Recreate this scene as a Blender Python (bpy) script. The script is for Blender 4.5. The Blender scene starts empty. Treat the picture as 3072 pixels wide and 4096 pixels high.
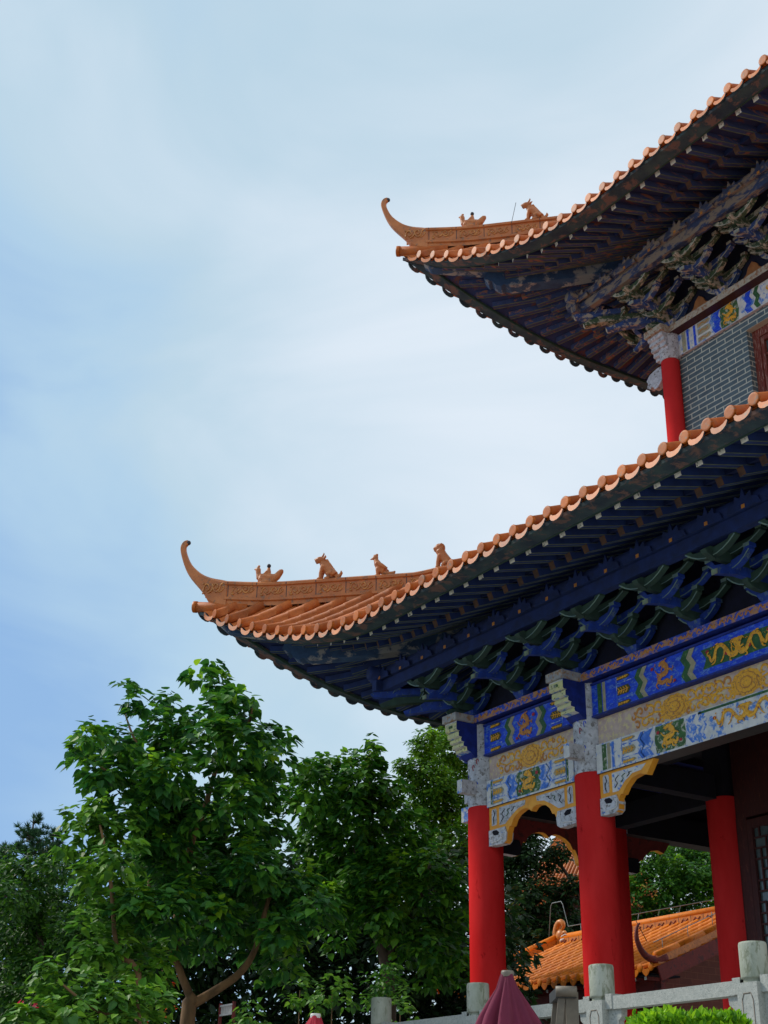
import bpy, math, random
from mathutils import Vector, Matrix, Quaternion, noise
R=math.radians
scene=bpy.context.scene
col=scene.collection

# ------------------------------------------------------------------ camera, sky, sun
CR=Matrix(((0.54562886,0.34674375,0.7629272),(0.83793599,-0.23914774,-0.49058295),(0.01234574,0.90696038,-0.42103498)))
CL=Vector((19.4,-14.65,0.0))
cd=bpy.data.cameras.new('camera'); cam=bpy.data.objects.new('camera',cd); col.objects.link(cam)
cam.matrix_world=Matrix.Translation(CL)@CR.to_4x4()
cd.sensor_fit='VERTICAL'; cd.sensor_height=36; cd.sensor_width=27; cd.lens=36*5593/4096
cd.clip_start=0.1; cd.clip_end=3000
scene.camera=cam
scene.render.resolution_x=768; scene.render.resolution_y=1024
scene.view_settings.view_transform='Standard'; scene.view_settings.look='None'
scene.view_settings.exposure=0.55; scene.view_settings.gamma=1

SUN_EL=R(42); SUN_AZ=math.atan2(-0.55,-0.85)       # direction towards the sun (x,y)
w=bpy.data.worlds.new("World"); scene.world=w; w.use_nodes=True
nt=w.node_tree; nt.nodes.clear()
def N(nt,t,**k):
    n=nt.nodes.new(t)
    for a,b in k.items():
        if a=='inp':
            for i,v in b.items(): n.inputs[i].default_value=v
        else: setattr(n,a,b)
    return n
wo=N(nt,'ShaderNodeOutputWorld')
sky=N(nt,'ShaderNodeTexSky'); sky.sky_type='NISHITA'; sky.sun_disc=False
sky.sun_elevation=SUN_EL; sky.sun_rotation=math.atan2(-0.55,-0.85)
b1=N(nt,'ShaderNodeBackground',inp={1:0.10}); nt.links.new(sky.outputs[0],b1.inputs[0])
tc=N(nt,'ShaderNodeTexCoord')
mp=N(nt,'ShaderNodeMapping'); mp.inputs['Scale'].default_value=(1,1,2.2); mp.inputs['Location'].default_value=(0.3,0.1,0.35)
nt.links.new(tc.outputs['Generated'],mp.inputs[0])
n1=N(nt,'ShaderNodeTexNoise',inp={'Scale':3.2,'Detail':5.0,'Roughness':0.5,'Distortion':0.6}); nt.links.new(mp.outputs[0],n1.inputs['Vector'])
cr=N(nt,'ShaderNodeValToRGB'); cr.color_ramp.elements[0].position=0.14; cr.color_ramp.elements[1].position=0.80
cr.color_ramp.elements[0].color=(0.20,0.34,0.55,1); cr.color_ramp.elements[1].color=(0.62,0.665,0.715,1)
e=cr.color_ramp.elements.new(0.46); e.color=(0.385,0.505,0.585,1)
e=cr.color_ramp.elements.new(0.34); e.color=(0.33,0.47,0.59,1)
def dotn(v):
    d=N(nt,'ShaderNodeVectorMath',operation='DOT_PRODUCT'); d.inputs[1].default_value=v; nt.links.new(tc.outputs['Generated'],d.inputs[0]); return d.outputs['Value']
def mad(x,a,c,cl_=False):
    m=N(nt,'ShaderNodeMath',operation='MULTIPLY_ADD',inp={1:a,2:c}); m.use_clamp=cl_; nt.links.new(x,m.inputs[0]); return m.outputs[0]
def addn(x,y):
    m=N(nt,'ShaderNodeMath',operation='ADD'); nt.links.new(x,m.inputs[0]); nt.links.new(y,m.inputs[1]); return m.outputs[0]
veil=mad(dotn((CR@Vector((.9,.45,0)))),.55,.47)                              # thinner, bluer cloud low on the left
glow=mad(dotn((CR@Vector((364,-952,-5593)).normalized())),6.0,-5.80,True)   # bright veil near the horizon on the right
nz_=mad(n1.outputs['Fac'],.62,-.31)
glow2=mad(dotn((CR@Vector((350,350,-5593)).normalized())),5.0,-4.86,True)      # halo painted into the sky colour behind the two eaves
blue=mad(dotn((CR@Vector((-1900,-1150,-5593)).normalized())),-4.0,3.80); bm=N(nt,'ShaderNodeMath',operation='MINIMUM',inp={1:0.0}); nt.links.new(blue,bm.inputs[0])
nt.links.new(addn(addn(addn(veil,bm.outputs[0]),addn(glow,glow2)),nz_),cr.inputs[0])
b2=N(nt,'ShaderNodeBackground',inp={1:1.0}); nt.links.new(cr.outputs[0],b2.inputs[0])
mx=N(nt,'ShaderNodeMixShader',inp={0:0.86})
nt.links.new(b1.outputs[0],mx.inputs[1]); nt.links.new(b2.outputs[0],mx.inputs[2]); nt.links.new(mx.outputs[0],wo.inputs[0])
sd=bpy.data.lights.new('sun','SUN'); sd.energy=2.0; sd.angle=R(9); sd.color=(1,0.93,0.82)
so=bpy.data.objects.new('sun',sd); col.objects.link(so)
sv=Vector((-0.85*math.cos(SUN_EL),-0.55*math.cos(SUN_EL),math.sin(SUN_EL)))
so.rotation_mode='QUATERNION'; so.rotation_quaternion=sv.to_track_quat('Z','Y'); so.location=(0,-20,40)

def at(px,py,hd):
    "world point on the line of sight of a photo pixel, hd metres away horizontally"
    v=CR@Vector((px-1536,2048-py,-5593)); t=hd/math.hypot(v.x,v.y); return CL+v*t

# ------------------------------------------------------------------ materials
MATS={}
def mat(name,c,c2=None,scale=6,chip=None,chipamt=0.5,chipscale=9,rough=0.6,bump=0.0,bscale=30,spec=0.4,det=6,stretch=(1,1,1),isl=0):
    m=bpy.data.materials.new(name); m.use_nodes=True; t=m.node_tree; p=t.nodes['Principled BSDF']
    p.inputs['Roughness'].default_value=rough; p.inputs['Specular IOR Level'].default_value=spec
    tcn=N(t,'ShaderNodeTexCoord'); mpn=N(t,'ShaderNodeMapping'); mpn.inputs['Scale'].default_value=stretch
    t.links.new(tcn.outputs['Object'],mpn.inputs[0]); V=mpn.outputs[0]
    c2=c2 or tuple(x*0.75 for x in c)
    nz=N(t,'ShaderNodeTexNoise',inp={'Scale':scale,'Detail':det,'Roughness':0.6}); t.links.new(V,nz.inputs['Vector'])
    rp=N(t,'ShaderNodeValToRGB'); rp.color_ramp.elements[0].position=.35; rp.color_ramp.elements[1].position=.65
    rp.color_ramp.elements[0].color=(*c2,1); rp.color_ramp.elements[1].color=(*c,1); t.links.new(nz.outputs['Fac'],rp.inputs[0])
    out=rp.outputs[0]
    if chip:
        n2=N(t,'ShaderNodeTexNoise',inp={'Scale':chipscale,'Detail':8.0,'Roughness':0.68,'Distortion':.4}); t.links.new(V,n2.inputs['Vector'])
        r2=N(t,'ShaderNodeValToRGB'); a=1-chipamt
        r2.color_ramp.elements[0].position=max(0,0.3+0.4*a-.03); r2.color_ramp.elements[1].position=min(1,0.3+0.4*a+.04)
        t.links.new(n2.outputs['Fac'],r2.inputs[0])
        mxx=N(t,'ShaderNodeMix',data_type='RGBA'); t.links.new(r2.outputs[0],mxx.inputs[0]); t.links.new(out,mxx.inputs[6]); mxx.inputs[7].default_value=(*chip,1)
        out=mxx.outputs[2]
    if isl:
        gg=N(t,'ShaderNodeNewGeometry'); rg=N(t,'ShaderNodeMapRange',inp={3:1-isl,4:1+isl*.4}); t.links.new(gg.outputs['Random Per Island'],rg.inputs[0])
        mm=N(t,'ShaderNodeVectorMath',operation='SCALE'); t.links.new(out,mm.inputs[0]); t.links.new(rg.outputs[0],mm.inputs['Scale']); out=mm.outputs[0]
    t.links.new(out,p.inputs['Base Color'])
    if bump:
        nb=N(t,'ShaderNodeTexNoise',inp={'Scale':bscale,'Detail':5.0}); t.links.new(V,nb.inputs['Vector'])
        bp=N(t,'ShaderNodeBump',inp={'Strength':bump,'Distance':0.02}); t.links.new(nb.outputs['Fac'],bp.inputs['Height']); t.links.new(bp.outputs[0],p.inputs['Normal'])
    MATS[name]=m; return m
TILE=mat('roof_tile',(.55,.150,.032),(.40,.10,.022),5,chip=(.40,.13,.05),chipamt=.28,chipscale=7,rough=.6,spec=.2,bump=.25,bscale=25,isl=.32)
TILEF=mat('tile_face',(.58,.150,.012),(.42,.095,.010),7,chip=(.28,.16,.10),chipamt=.3,chipscale=14,rough=.5,bump=.1,bscale=30,spec=.25,isl=.32)
RIDGE=mat('ridge_ceramic',(.54,.19,.055),(.40,.125,.035),3,chip=(.26,.12,.06),chipamt=.30,chipscale=9,rough=.5,bump=.2,bscale=35)
RELIEF=mat('relief_ceramic',(.62,.27,.07),(.30,.11,.04),9,rough=.5)
SOOT=mat('sooty_glaze',(.03,.03,.04),(.015,.015,.02),10,rough=.5)
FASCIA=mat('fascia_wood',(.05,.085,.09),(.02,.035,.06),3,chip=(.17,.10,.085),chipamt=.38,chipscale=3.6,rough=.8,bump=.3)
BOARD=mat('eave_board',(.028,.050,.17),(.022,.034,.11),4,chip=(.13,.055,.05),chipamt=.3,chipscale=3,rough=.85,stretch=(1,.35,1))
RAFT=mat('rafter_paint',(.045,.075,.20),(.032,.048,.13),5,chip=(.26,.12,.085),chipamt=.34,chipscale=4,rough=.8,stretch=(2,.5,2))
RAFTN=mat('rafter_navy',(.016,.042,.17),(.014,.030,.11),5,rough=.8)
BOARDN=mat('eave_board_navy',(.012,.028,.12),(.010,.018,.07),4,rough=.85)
RLINE=mat('rafter_edge_line',(.13,.17,.10),(.08,.10,.09),6,rough=.8)
RAFTE=mat('rafter_end_paint',(.92,.90,.82),(.75,.72,.62),14,chip=(.12,.12,.12),chipamt=.3,chipscale=22,rough=.8)
RAFTO=mat('rafter_end_ochre',(.12,.06,.035),(.06,.035,.03),9,rough=.8)
CB=mat('corner_beam_paint',(.04,.10,.22),(.028,.06,.14),4,chip=(.33,.33,.33),chipamt=.40,chipscale=2.6,rough=.8,bump=.3)
RED=mat('red_lacquer',(.68,.036,.036),(.54,.018,.018),1.3,chip=(.36,.010,.012),chipamt=.14,chipscale=5,rough=.6,bump=.06,bscale=4,spec=0,stretch=(1,1,.35))
REDU=mat('faded_red_lacquer',(.66,.035,.035),(.58,.03,.03),1.5,rough=.6,spec=0)
BLUE=mat('blue_paint',(.010,.075,.80),(.008,.045,.52),7,chip=(.10,.22,.62),chipamt=.36,chipscale=12,rough=.55,stretch=(1,1,2))
BLUED=mat('deep_blue_paint',(.010,.030,.26),(.007,.018,.14),7,rough=.6)
GREEN=mat('green_paint',(.035,.13,.035),(.02,.08,.03),9,chip=(.12,.22,.07),chipamt=.28,chipscale=20,rough=.6)
CREAM=mat('cream_paint',(.42,.38,.24),(.30,.27,.18),12,chip=(.12,.2,.3),chipamt=.25,chipscale=20,rough=.7)
GOLD=mat('gold_paint',(.88,.46,.025),(.72,.32,.015),20,chip=(.30,.14,.05),chipamt=.33,chipscale=26,rough=.5)
GOLDO=mat('ochre_gold_paint',(.62,.27,.05),(.40,.15,.04),20,rough=.6)
TOKEN=mat('token_paint',(.10,.09,.02),(.05,.06,.02),20,rough=.6)
WHITE=mat('flaking_white',(.72,.71,.68),(.56,.56,.55),8,chip=(.10,.24,.62),chipamt=.37,chipscale=7,rough=.8)
WGREY=mat('flaking_grey',(.60,.61,.65),(.40,.41,.44),9,chip=(.22,.21,.21),chipamt=.35,chipscale=16,rough=.85,bump=.4)
PALEB=mat('pale_blue_paint',(.10,.28,.78),(.05,.15,.55),9,chip=(.58,.60,.66),chipamt=.42,chipscale=9,rough=.7)
FGREEN=mat('faded_green_paint',(.05,.15,.04),(.04,.09,.03),9,chip=(.45,.45,.36),chipamt=.38,chipscale=12,rough=.7)
MAUVE=mat('faded_mauve',(.60,.47,.40),(.48,.34,.30),6,chip=(.66,.55,.30),chipamt=.42,chipscale=10,rough=.8)
STRIP=mat('cloud_strip_paint',(.025,.10,.62),(.02,.06,.40),8,chip=(.46,.24,.12),chipamt=.47,chipscale=6.5,rough=.7,stretch=(1,1,1.6))
SLABP=mat('peeling_slab',(.45,.44,.40),(.25,.27,.32),8,chip=(.35,.20,.10),chipamt=.4,chipscale=12,rough=.8)
STEPP=mat('step_paint',(.66,.66,.28),(.52,.52,.34),9,chip=(.10,.12,.08),chipamt=.25,chipscale=14,rough=.8)
DOTR=mat('red_dot_paint',(.45,.02,.03),(.30,.02,.03),15,rough=.6)
YEL=mat('yellow_ochre_trim',(.85,.38,.03),(.72,.29,.025),7,rough=.6)
BKB=mat('bracket_blue',(.014,.055,.36),(.010,.035,.20),6,chip=(.08,.14,.20),chipamt=.28,chipscale=9,rough=.7)
BKG=mat('bracket_green',(.03,.07,.05),(.018,.04,.035),6,rough=.7)
BKL=mat('bracket_edge_line',(.20,.30,.22),(.10,.18,.26),8,rough=.7)
BKE=mat('bracket_beak',(.22,.30,.16),(.16,.2,.16),10,rough=.7)
UKB=mat('weathered_bracket_blue',(.04,.09,.30),(.03,.06,.17),6,chip=(.40,.35,.29),chipamt=.42,chipscale=7,rough=.85)
UKG=mat('weathered_bracket_green',(.06,.10,.05),(.03,.06,.04),6,chip=(.40,.36,.28),chipamt=.42,chipscale=8,rough=.85)
UKL=mat('weathered_edge_line',(.52,.50,.40),(.25,.27,.24),8,chip=(.12,.10,.08),chipamt=.3,rough=.8)
PURB=mat('purlin_deep_blue',(.010,.03,.15),(.008,.02,.08),5,rough=.8)
UPUR=mat('flaked_purlin',(.04,.065,.16),(.03,.045,.10),5,chip=(.24,.19,.15),chipamt=.5,chipscale=6,rough=.9,stretch=(.5,1,1))
INFD=mat('dark_infill_board',(.012,.014,.040),(.009,.010,.022),5,rough=.95)
INFO=mat('orange_infill_board',(.42,.17,.06),(.30,.11,.04),6,rough=.8)
USTRIP=mat('speckled_strip',(.50,.44,.34),(.36,.33,.29),14,chip=(.30,.16,.09),chipamt=.40,chipscale=16,rough=.9,bump=.5)
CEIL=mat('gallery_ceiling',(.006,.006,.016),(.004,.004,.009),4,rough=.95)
DOORM=mat('door_red_brown',(.055,.010,.009),(.035,.008,.008),8,chip=(.10,.03,.02),chipamt=.25,chipscale=12,rough=.6,stretch=(4,4,.6))
FRAME=mat('window_frame_paint',(.20,.035,.02),(.13,.022,.015),8,chip=(.42,.28,.22),chipamt=.30,chipscale=14,rough=.7,stretch=(5,5,.5))
DGLASS=mat('dim_glass',(.10,.14,.14),(.05,.07,.08),3,rough=.15,spec=.6)
STONE=mat('pale_granite',(.44,.45,.41),(.33,.35,.32),30,chip=(.22,.24,.22),chipamt=.32,chipscale=60,rough=.85,bump=.35,bscale=90)
STONEC=mat('mossy_granite',(.40,.42,.35),(.26,.29,.22),6,chip=(.20,.22,.15),chipamt=.36,chipscale=9,rough=.85,bump=.4,bscale=80,stretch=(1,1,.45))
PAVE=mat('paving_stone',(.42,.41,.38),(.34,.33,.31),2,rough=.9)
SOIL=mat('garden_soil',(.07,.055,.035),(.035,.03,.02),3,rough=1)
ATILE=mat('amber_tile',(.84,.235,.005),(.70,.165,.004),6,chip=(.42,.13,.01),chipamt=.24,chipscale=10,rough=.55,spec=.2,bump=.2,isl=.32)
ATILED=mat('amber_ridge',(.70,.24,.03),(.52,.16,.02),8,chip=(.30,.09,.02),chipamt=.3,chipscale=14,rough=.4)
SOFF=mat('red_soffit',(.22,.03,.025),(.14,.02,.018),6,chip=(.08,.02,.02),chipamt=.35,chipscale=6,rough=.7)
WIRE=mat('grey_wire',(.25,.28,.27),rough=.5)
BARK=mat('pale_bark',(.20,.115,.05),(.10,.06,.028),8,rough=.95,bump=.5,bscale=20,stretch=(1,1,.3))
BARKD=mat('dark_bark',(.07,.05,.035),(.04,.03,.02),8,rough=.95,bump=.5,stretch=(1,1,.3))
MAROON=mat('maroon_canvas',(.18,.020,.052),(.12,.014,.036),3,rough=.9,bump=.15,bscale=150)
REDC=mat('red_canvas',(.40,.02,.04),(.3,.015,.03),3,rough=.9)
WHITEP=mat('white_plastic',(.7,.66,.62),rough=.5)
METAL=mat('brown_grey_metal',(.19,.16,.12),(.13,.11,.085),8,rough=.5)
METALD=mat('dark_cap',(.05,.05,.05),rough=.5)

def brickmat(name,c1,c2,mo,bw,rh,ms,flip=False):
    m=bpy.data.materials.new(name); m.use_nodes=True; t=m.node_tree; p=t.nodes['Principled BSDF']; p.inputs['Roughness'].default_value=.8
    g=N(t,'ShaderNodeTexCoord'); s=N(t,'ShaderNodeSeparateXYZ'); a=N(t,'ShaderNodeMath',operation='ADD'); c=N(t,'ShaderNodeCombineXYZ')
    t.links.new(g.outputs['Object'],s.inputs[0]); t.links.new(s.outputs[0],a.inputs[0]); t.links.new(s.outputs[1],a.inputs[1])
    t.links.new(a.outputs[0],c.inputs[0]); t.links.new(s.outputs[2],c.inputs[1])
    b=N(t,'ShaderNodeTexBrick',inp={'Scale':1.0,'Mortar Size':ms,'Mortar Smooth':.15,'Brick Width':bw,'Row Height':rh,'Color1':(*c1,1),'Color2':(*c2,1),'Mortar':(*mo,1)})
    t.links.new(c.outputs[0],b.inputs['Vector'])
    nz=N(t,'ShaderNodeTexNoise',inp={'Scale':7.0,'Detail':6.0}); t.links.new(g.outputs['Object'],nz.inputs['Vector'])
    mm=N(t,'ShaderNodeMix',data_type='RGBA',blend_type='MULTIPLY'); mm.inputs[0].default_value=.45
    t.links.new(b.outputs[0],mm.inputs[6]); t.links.new(nz.outputs[0],mm.inputs[7]); t.links.new(mm.outputs[2],p.inputs['Base Color'])
    bp=N(t,'ShaderNodeBump',inp={'Strength':.5,'Distance':.01}); bp.invert=True; t.links.new(b.outputs['Fac'],bp.inputs['Height']); t.links.new(bp.outputs[0],p.inputs['Normal'])
    return m
BRICK=brickmat('grey_brick',(.125,.185,.215),(.10,.15,.18),(.62,.64,.54),.40,.105,.012)
BRICKR=brickmat('red_brick',(.20,.05,.03),(.15,.04,.025),(.28,.10,.06),.42,.16,.006)

def leafmat(name,cols,trans=.36,rough=.5):
    m=bpy.data.materials.new(name); m.use_nodes=True; t=m.node_tree; p=t.nodes['Principled BSDF']; p.inputs['Roughness'].default_value=rough; p.inputs['Specular IOR Level'].default_value=.35
    g=N(t,'ShaderNodeNewGeometry'); rp=N(t,'ShaderNodeValToRGB'); rp.color_ramp.interpolation='LINEAR'
    els=rp.color_ramp.elements
    for i,c in enumerate(cols):
        pos=i/(len(cols)-1)
        if i==0: el=els[0]
        elif i==1: el=els[1]; 
        else: el=els.new(pos)
        el.position=pos; el.color=(*c,1)
    for i,c in enumerate(cols):
        els[i].color=(*cols[i],1)
    t.links.new(g.outputs['Random Per Island'],rp.inputs[0])
    tr=N(t,'ShaderNodeBsdfTranslucent'); mxs=N(t,'ShaderNodeMixShader',inp={0:trans})
    t.links.new(rp.outputs[0],p.inputs['Base Color']); t.links.new(rp.outputs[0],tr.inputs[0])
    o=t.nodes['Material Output']; t.links.new(p.outputs[0],mxs.inputs[1]); t.links.new(tr.outputs[0],mxs.inputs[2]); t.links.new(mxs.outputs[0],o.inputs[0])
    return m
LF_MAIN=leafmat('broad_leaf',[(.016,.090,.020),(.030,.135,.020),(.055,.195,.020),(.13,.33,.018)])
LF_LITE=leafmat('bright_broad_leaf',[(.04,.13,.02),(.07,.21,.02),(.11,.28,.02),(.20,.40,.03)])
LF_MID=leafmat('mid_leaf',[(.018,.090,.013),(.034,.14,.013),(.068,.21,.015),(.14,.34,.018)])
LF_BACK=leafmat('backdrop_tree_leaf',[(.014,.062,.010),(.026,.10,.010),(.05,.15,.012),(.09,.22,.012)])
LF_FINE=leafmat('fine_leaf',[(.035,.12,.010),(.07,.20,.012),(.13,.30,.015),(.22,.42,.02)])
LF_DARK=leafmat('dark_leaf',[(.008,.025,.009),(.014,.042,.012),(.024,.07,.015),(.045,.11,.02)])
LF_PINE=leafmat('pine_needle',[(.010,.045,.022),(.018,.07,.03),(.035,.11,.03),(.05,.13,.03)],trans=.1)
LF_HEDGE=leafmat('hedge_leaf',[(.06,.20,.008),(.14,.36,.010),(.26,.54,.012),(.42,.68,.02)],trans=.45)
LF_BLOOM=leafmat('pink_blossom',[(.60,.02,.07),(.7,.04,.10),(.6,.08,.12)],trans=.4)
LF_HILITE=leafmat('highlight_leaf',[(.08,.24,.015),(.14,.34,.015),(.22,.44,.02),(.32,.54,.02)],trans=.5)
LF_RED=leafmat('red_leaf',[(.45,.03,.01),(.6,.06,.01),(.5,.16,.02)],trans=.4)

# ------------------------------------------------------------------ mesh helpers
class MB:
    def __init__(s): s.v=[]; s.f=[]; s.m=[]; s.sm=[]; s.mats=[]; s.xf=None
    def mi(s,m):
        if m not in s.mats: s.mats.append(m)
        return s.mats.index(m)
    def add(s,vs,fs,m,smooth=False):
        o=len(s.v)
        if s.xf: vs=[s.xf(Vector(p)) for p in vs]
        s.v+= [tuple(p) for p in vs]
        if isinstance(m,list): ids=[s.mi(x) for x in m]
        else: ids=[s.mi(m)]*len(fs)
        for f,i in zip(fs,ids): s.f.append([o+k for k in f]); s.m.append(i); s.sm.append(smooth)
    def box(s,a,b,m,mf=None):
        x0,y0,z0=a; x1,y1,z1=b
        v=[(x0,y0,z0),(x1,y0,z0),(x1,y1,z0),(x0,y1,z0),(x0,y0,z1),(x1,y0,z1),(x1,y1,z1),(x0,y1,z1)]
        f=[(0,3,2,1),(4,5,6,7),(0,1,5,4),(1,2,6,5),(2,3,7,6),(3,0,4,7)]
        s.add(v,f,m if not mf else [mf.get(i,m) for i in range(6)])   # 2 = front (-y)
    def beam(s,p0,p1,w,h,m,mend=None,up=(0,0,1)):
        p0=Vector(p0);p1=Vector(p1); d=(p1-p0).normalized(); sd=d.cross(Vector(up)).normalized(); u=sd.cross(d)
        v=[]
        for p in (p0,p1):
            for a,b in ((-1,-1),(1,-1),(1,1),(-1,1)): v.append(p+sd*a*w/2+u*b*h/2)
        f=[(0,1,5,4),(1,2,6,5),(2,3,7,6),(3,0,4,7),(3,2,1,0),(4,5,6,7)]
        s.add(v,f,[m]*4+[mend or m]*2)
    def prism(s,pts,ax,d0,d1,m,mcap=None,mside=None):
        "extrude a 2-D outline. ax 'y': pts are (x,z); ax 'x': pts are (y,z); ax 'z': pts are (x,y)"
        n=len(pts)
        def P(a,b,d): return {'y':(a,d,b),'x':(d,a,b),'z':(a,b,d)}[ax]
        v=[P(a,b,d0) for a,b in pts]+[P(a,b,d1) for a,b in pts]
        f=[tuple(range(n)),tuple(range(2*n-1,n-1,-1))]; ms=[mcap or m]*2 if not isinstance(mcap,tuple) else list(mcap)
        for i in range(n):
            j=(i+1)%n; f.append((i,n+i,n+j,j)); ms.append(mside[i] if mside else m)
        s.add(v,f,ms)
    def tube(s,pts,rad,m,seg=8,cap=True,smooth=True,flat=1.0):
        pts=[Vector(p) for p in pts]; n=len(pts)
        if not isinstance(rad,(list,tuple)): rad=[rad]*n
        v=[];f=[]; ref=None
        for i,p in enumerate(pts):
            t=(pts[min(i+1,n-1)]-pts[max(i-1,0)]).normalized()
            if ref is None: ref=t.orthogonal().normalized() if abs(t.z)>.95 else t.cross(Vector((0,0,1))).normalized()
            ref=(ref-t*ref.dot(t)).normalized(); b=t.cross(ref)
            for k in range(seg):
                a=2*math.pi*k/seg; v.append(p+(ref*math.cos(a)+b*math.sin(a)*flat)*rad[i])
        for i in range(n-1):
            for k in range(seg):
                k2=(k+1)%seg; f.append((i*seg+k,i*seg+k2,(i+1)*seg+k2,(i+1)*seg+k))
        if cap: f.append(tuple(range(seg-1,-1,-1))); f.append(tuple((n-1)*seg+k for k in range(seg)))
        s.add(v,f,m,smooth)
    def lathe(s,c,prof,m,seg=32,smooth=True,ang=(0,2*math.pi)):
        v=[];f=[]; n=len(prof)
        for r,z in prof:
            for k in range(seg):
                a=2*math.pi*k/seg; v.append((c[0]+r*math.cos(a),c[1]+r*math.sin(a),c[2]+z))
        for i in range(n-1):
            for k in range(seg):
                k2=(k+1)%seg; f.append((i*seg+k,i*seg+k2,(i+1)*seg+k2,(i+1)*seg+k))
        s.add(v,f,m,smooth)
        s.add([v[k] for k in range(seg)],[tuple(range(seg-1,-1,-1))],m); s.add([v[(n-1)*seg+k] for k in range(seg)],[tuple(range(seg))],m)
    def ball(s,c,r,m,seg=10,rings=7,rot=None):
        r=r if isinstance(r,(list,tuple)) else (r,r,r); v=[];f=[]
        for i in range(rings+1):
            th=math.pi*i/rings
            for k in range(seg):
                a=2*math.pi*k/seg; p=Vector((r[0]*math.sin(th)*math.cos(a),r[1]*math.sin(th)*math.sin(a),r[2]*math.cos(th)))
                if rot: p=rot@p
                v.append(p+Vector(c))
        for i in range(rings):
            for k in range(seg):
                k2=(k+1)%seg; f.append((i*seg+k,(i+1)*seg+k,(i+1)*seg+k2,i*seg+k2))
        s.add(v,f,m,True)
    def build(s,name,parent=None,mats=None):
        me=bpy.data.meshes.new(name); me.from_pydata(s.v,[],s.f)
        for m in s.mats: me.materials.append(m)
        me.polygons.foreach_set('material_index',s.m); me.polygons.foreach_set('use_smooth',s.sm); me.update()
        o=bpy.data.objects.new(name,me); col.objects.link(o); o.parent=parent; return o
def empty(name,loc=(0,0,0)):
    o=bpy.data.objects.new(name,None); o.location=loc; col.objects.link(o); o.empty_display_size=.3; return o
def tag(o,label=None,cat=None,group=None,kind=None):
    if label: o['label']=label
    if cat: o['category']=cat
    if group: o['group']=group
    if kind: o['kind']=kind
    return o
def clone(o,parent,M=None):
    c=o.copy(); col.objects.link(c); c.parent=parent
    if M is not None: c.matrix_basis=M@o.matrix_basis
    for ch in list(o.children):
        d=ch.copy(); col.objects.link(d); d.parent=c
    return c

rnd=random.Random(7)
W=12.6; GW=2.86; CX=W/2
def rotM(k): return Matrix.Translation((CX,CX,0))@Matrix.Rotation(R(-90*k),4,'Z')@Matrix.Translation((-CX,-CX,0))
def cl(a,lo=0,hi=1): return max(lo,min(hi,a))

# ------------------------------------------------------------------ ground
b=MB(); b.add([(-900,-900,-1.6),(900,-900,-1.6),(900,900,-1.6),(-900,900,-1.6)],[(0,1,2,3)],PAVE); tag(b.build('ground'),kind='structure')
b=MB(); b.add([(-60,-12,-1.585),(6.5,-12,-1.585),(6.5,-4.4,-1.585),(-4.6,-4.4,-1.585),(-4.6,40,-1.585),(-60,40,-1.585)],[(0,1,2,3,4,5)],SOIL); tag(b.build('garden_bed'),kind='structure')
b=MB(); b.box((-4.5,-4.25,-1.6),(W+4.5,W+4.5,.5),STONE); b.box((-4.6,-4.35,.5),(W+4.6,W+4.6,.6),STONE); tag(b.build('terrace'),kind='structure')

# ------------------------------------------------------------------ the temple
temple=empty('temple',(CX,CX,.6))
tag(temple,'two-storey temple with upturned orange tiled eaves, red columns and painted blue beams','temple')
troot=empty('x'); bpy.data.objects.remove(troot)
def TP(o):          # parent to the temple keeping world coordinates
    o.parent=temple; o.matrix_basis=Matrix.Translation((-CX,-CX,-.6))@o.matrix_basis; return o
TM=Matrix.Translation((-CX,-CX,-.6))

XC=-3.95; SP=.3835
class Store:
    def __init__(s,off,dz,wtop,zwall): s.off=off; s.dz=dz; s.xc=XC+off; s.wl=GW+off if False else zwall; s.H1=wtop
    def t(s,x):
        x=min(x,W-x); return cl(1-(x-s.xc)/5.0)
    def ye(s,x): return s.off-(3.2+.7*s.t(x)**1.6)
    def ze(s,x): return s.dz+8.03+1.57*s.t(x)**2
    def hip(s,x):
        x=min(x,W-x)-s.off
        if x<-2: return s.dz+9.6+.12*((-2-x)/2)**2
        return s.dz+9.6+s.H1*((x+2)/4.86)**1.4
    def yend(s,x):
        xm=min(x,W-x); return min(xm,s.wl)
    def P(s,x,u):       # roof surface, u = 0 at eave, 1 at hip or wall
        y0=s.ye(x); y1=s.yend(x); za=s.ze(x)+.095; zb=s.hip(min(y1,x if x<CX else W-x)) if True else 0
        y=y0+(y1-y0)*u; k=1.1+.25*cl((y1-y0)/6)
        return Vector((x,y,za+(zb-za)*u**k))
    def zu(s,x,y,layer):
        xm=min(x,W-x); 
        if y>xm: xm,y=y,xm
        d=y-s.ye(xm)
        if layer==0: return s.ze(xm)+.012+.27*(d-.1)
        return s.ze(xm)+.19+.42*(d-1.2)
LOW=Store(0,0,2.1,2.86)
UPP=Store(2.8,7.73,2.3,6.29)

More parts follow.
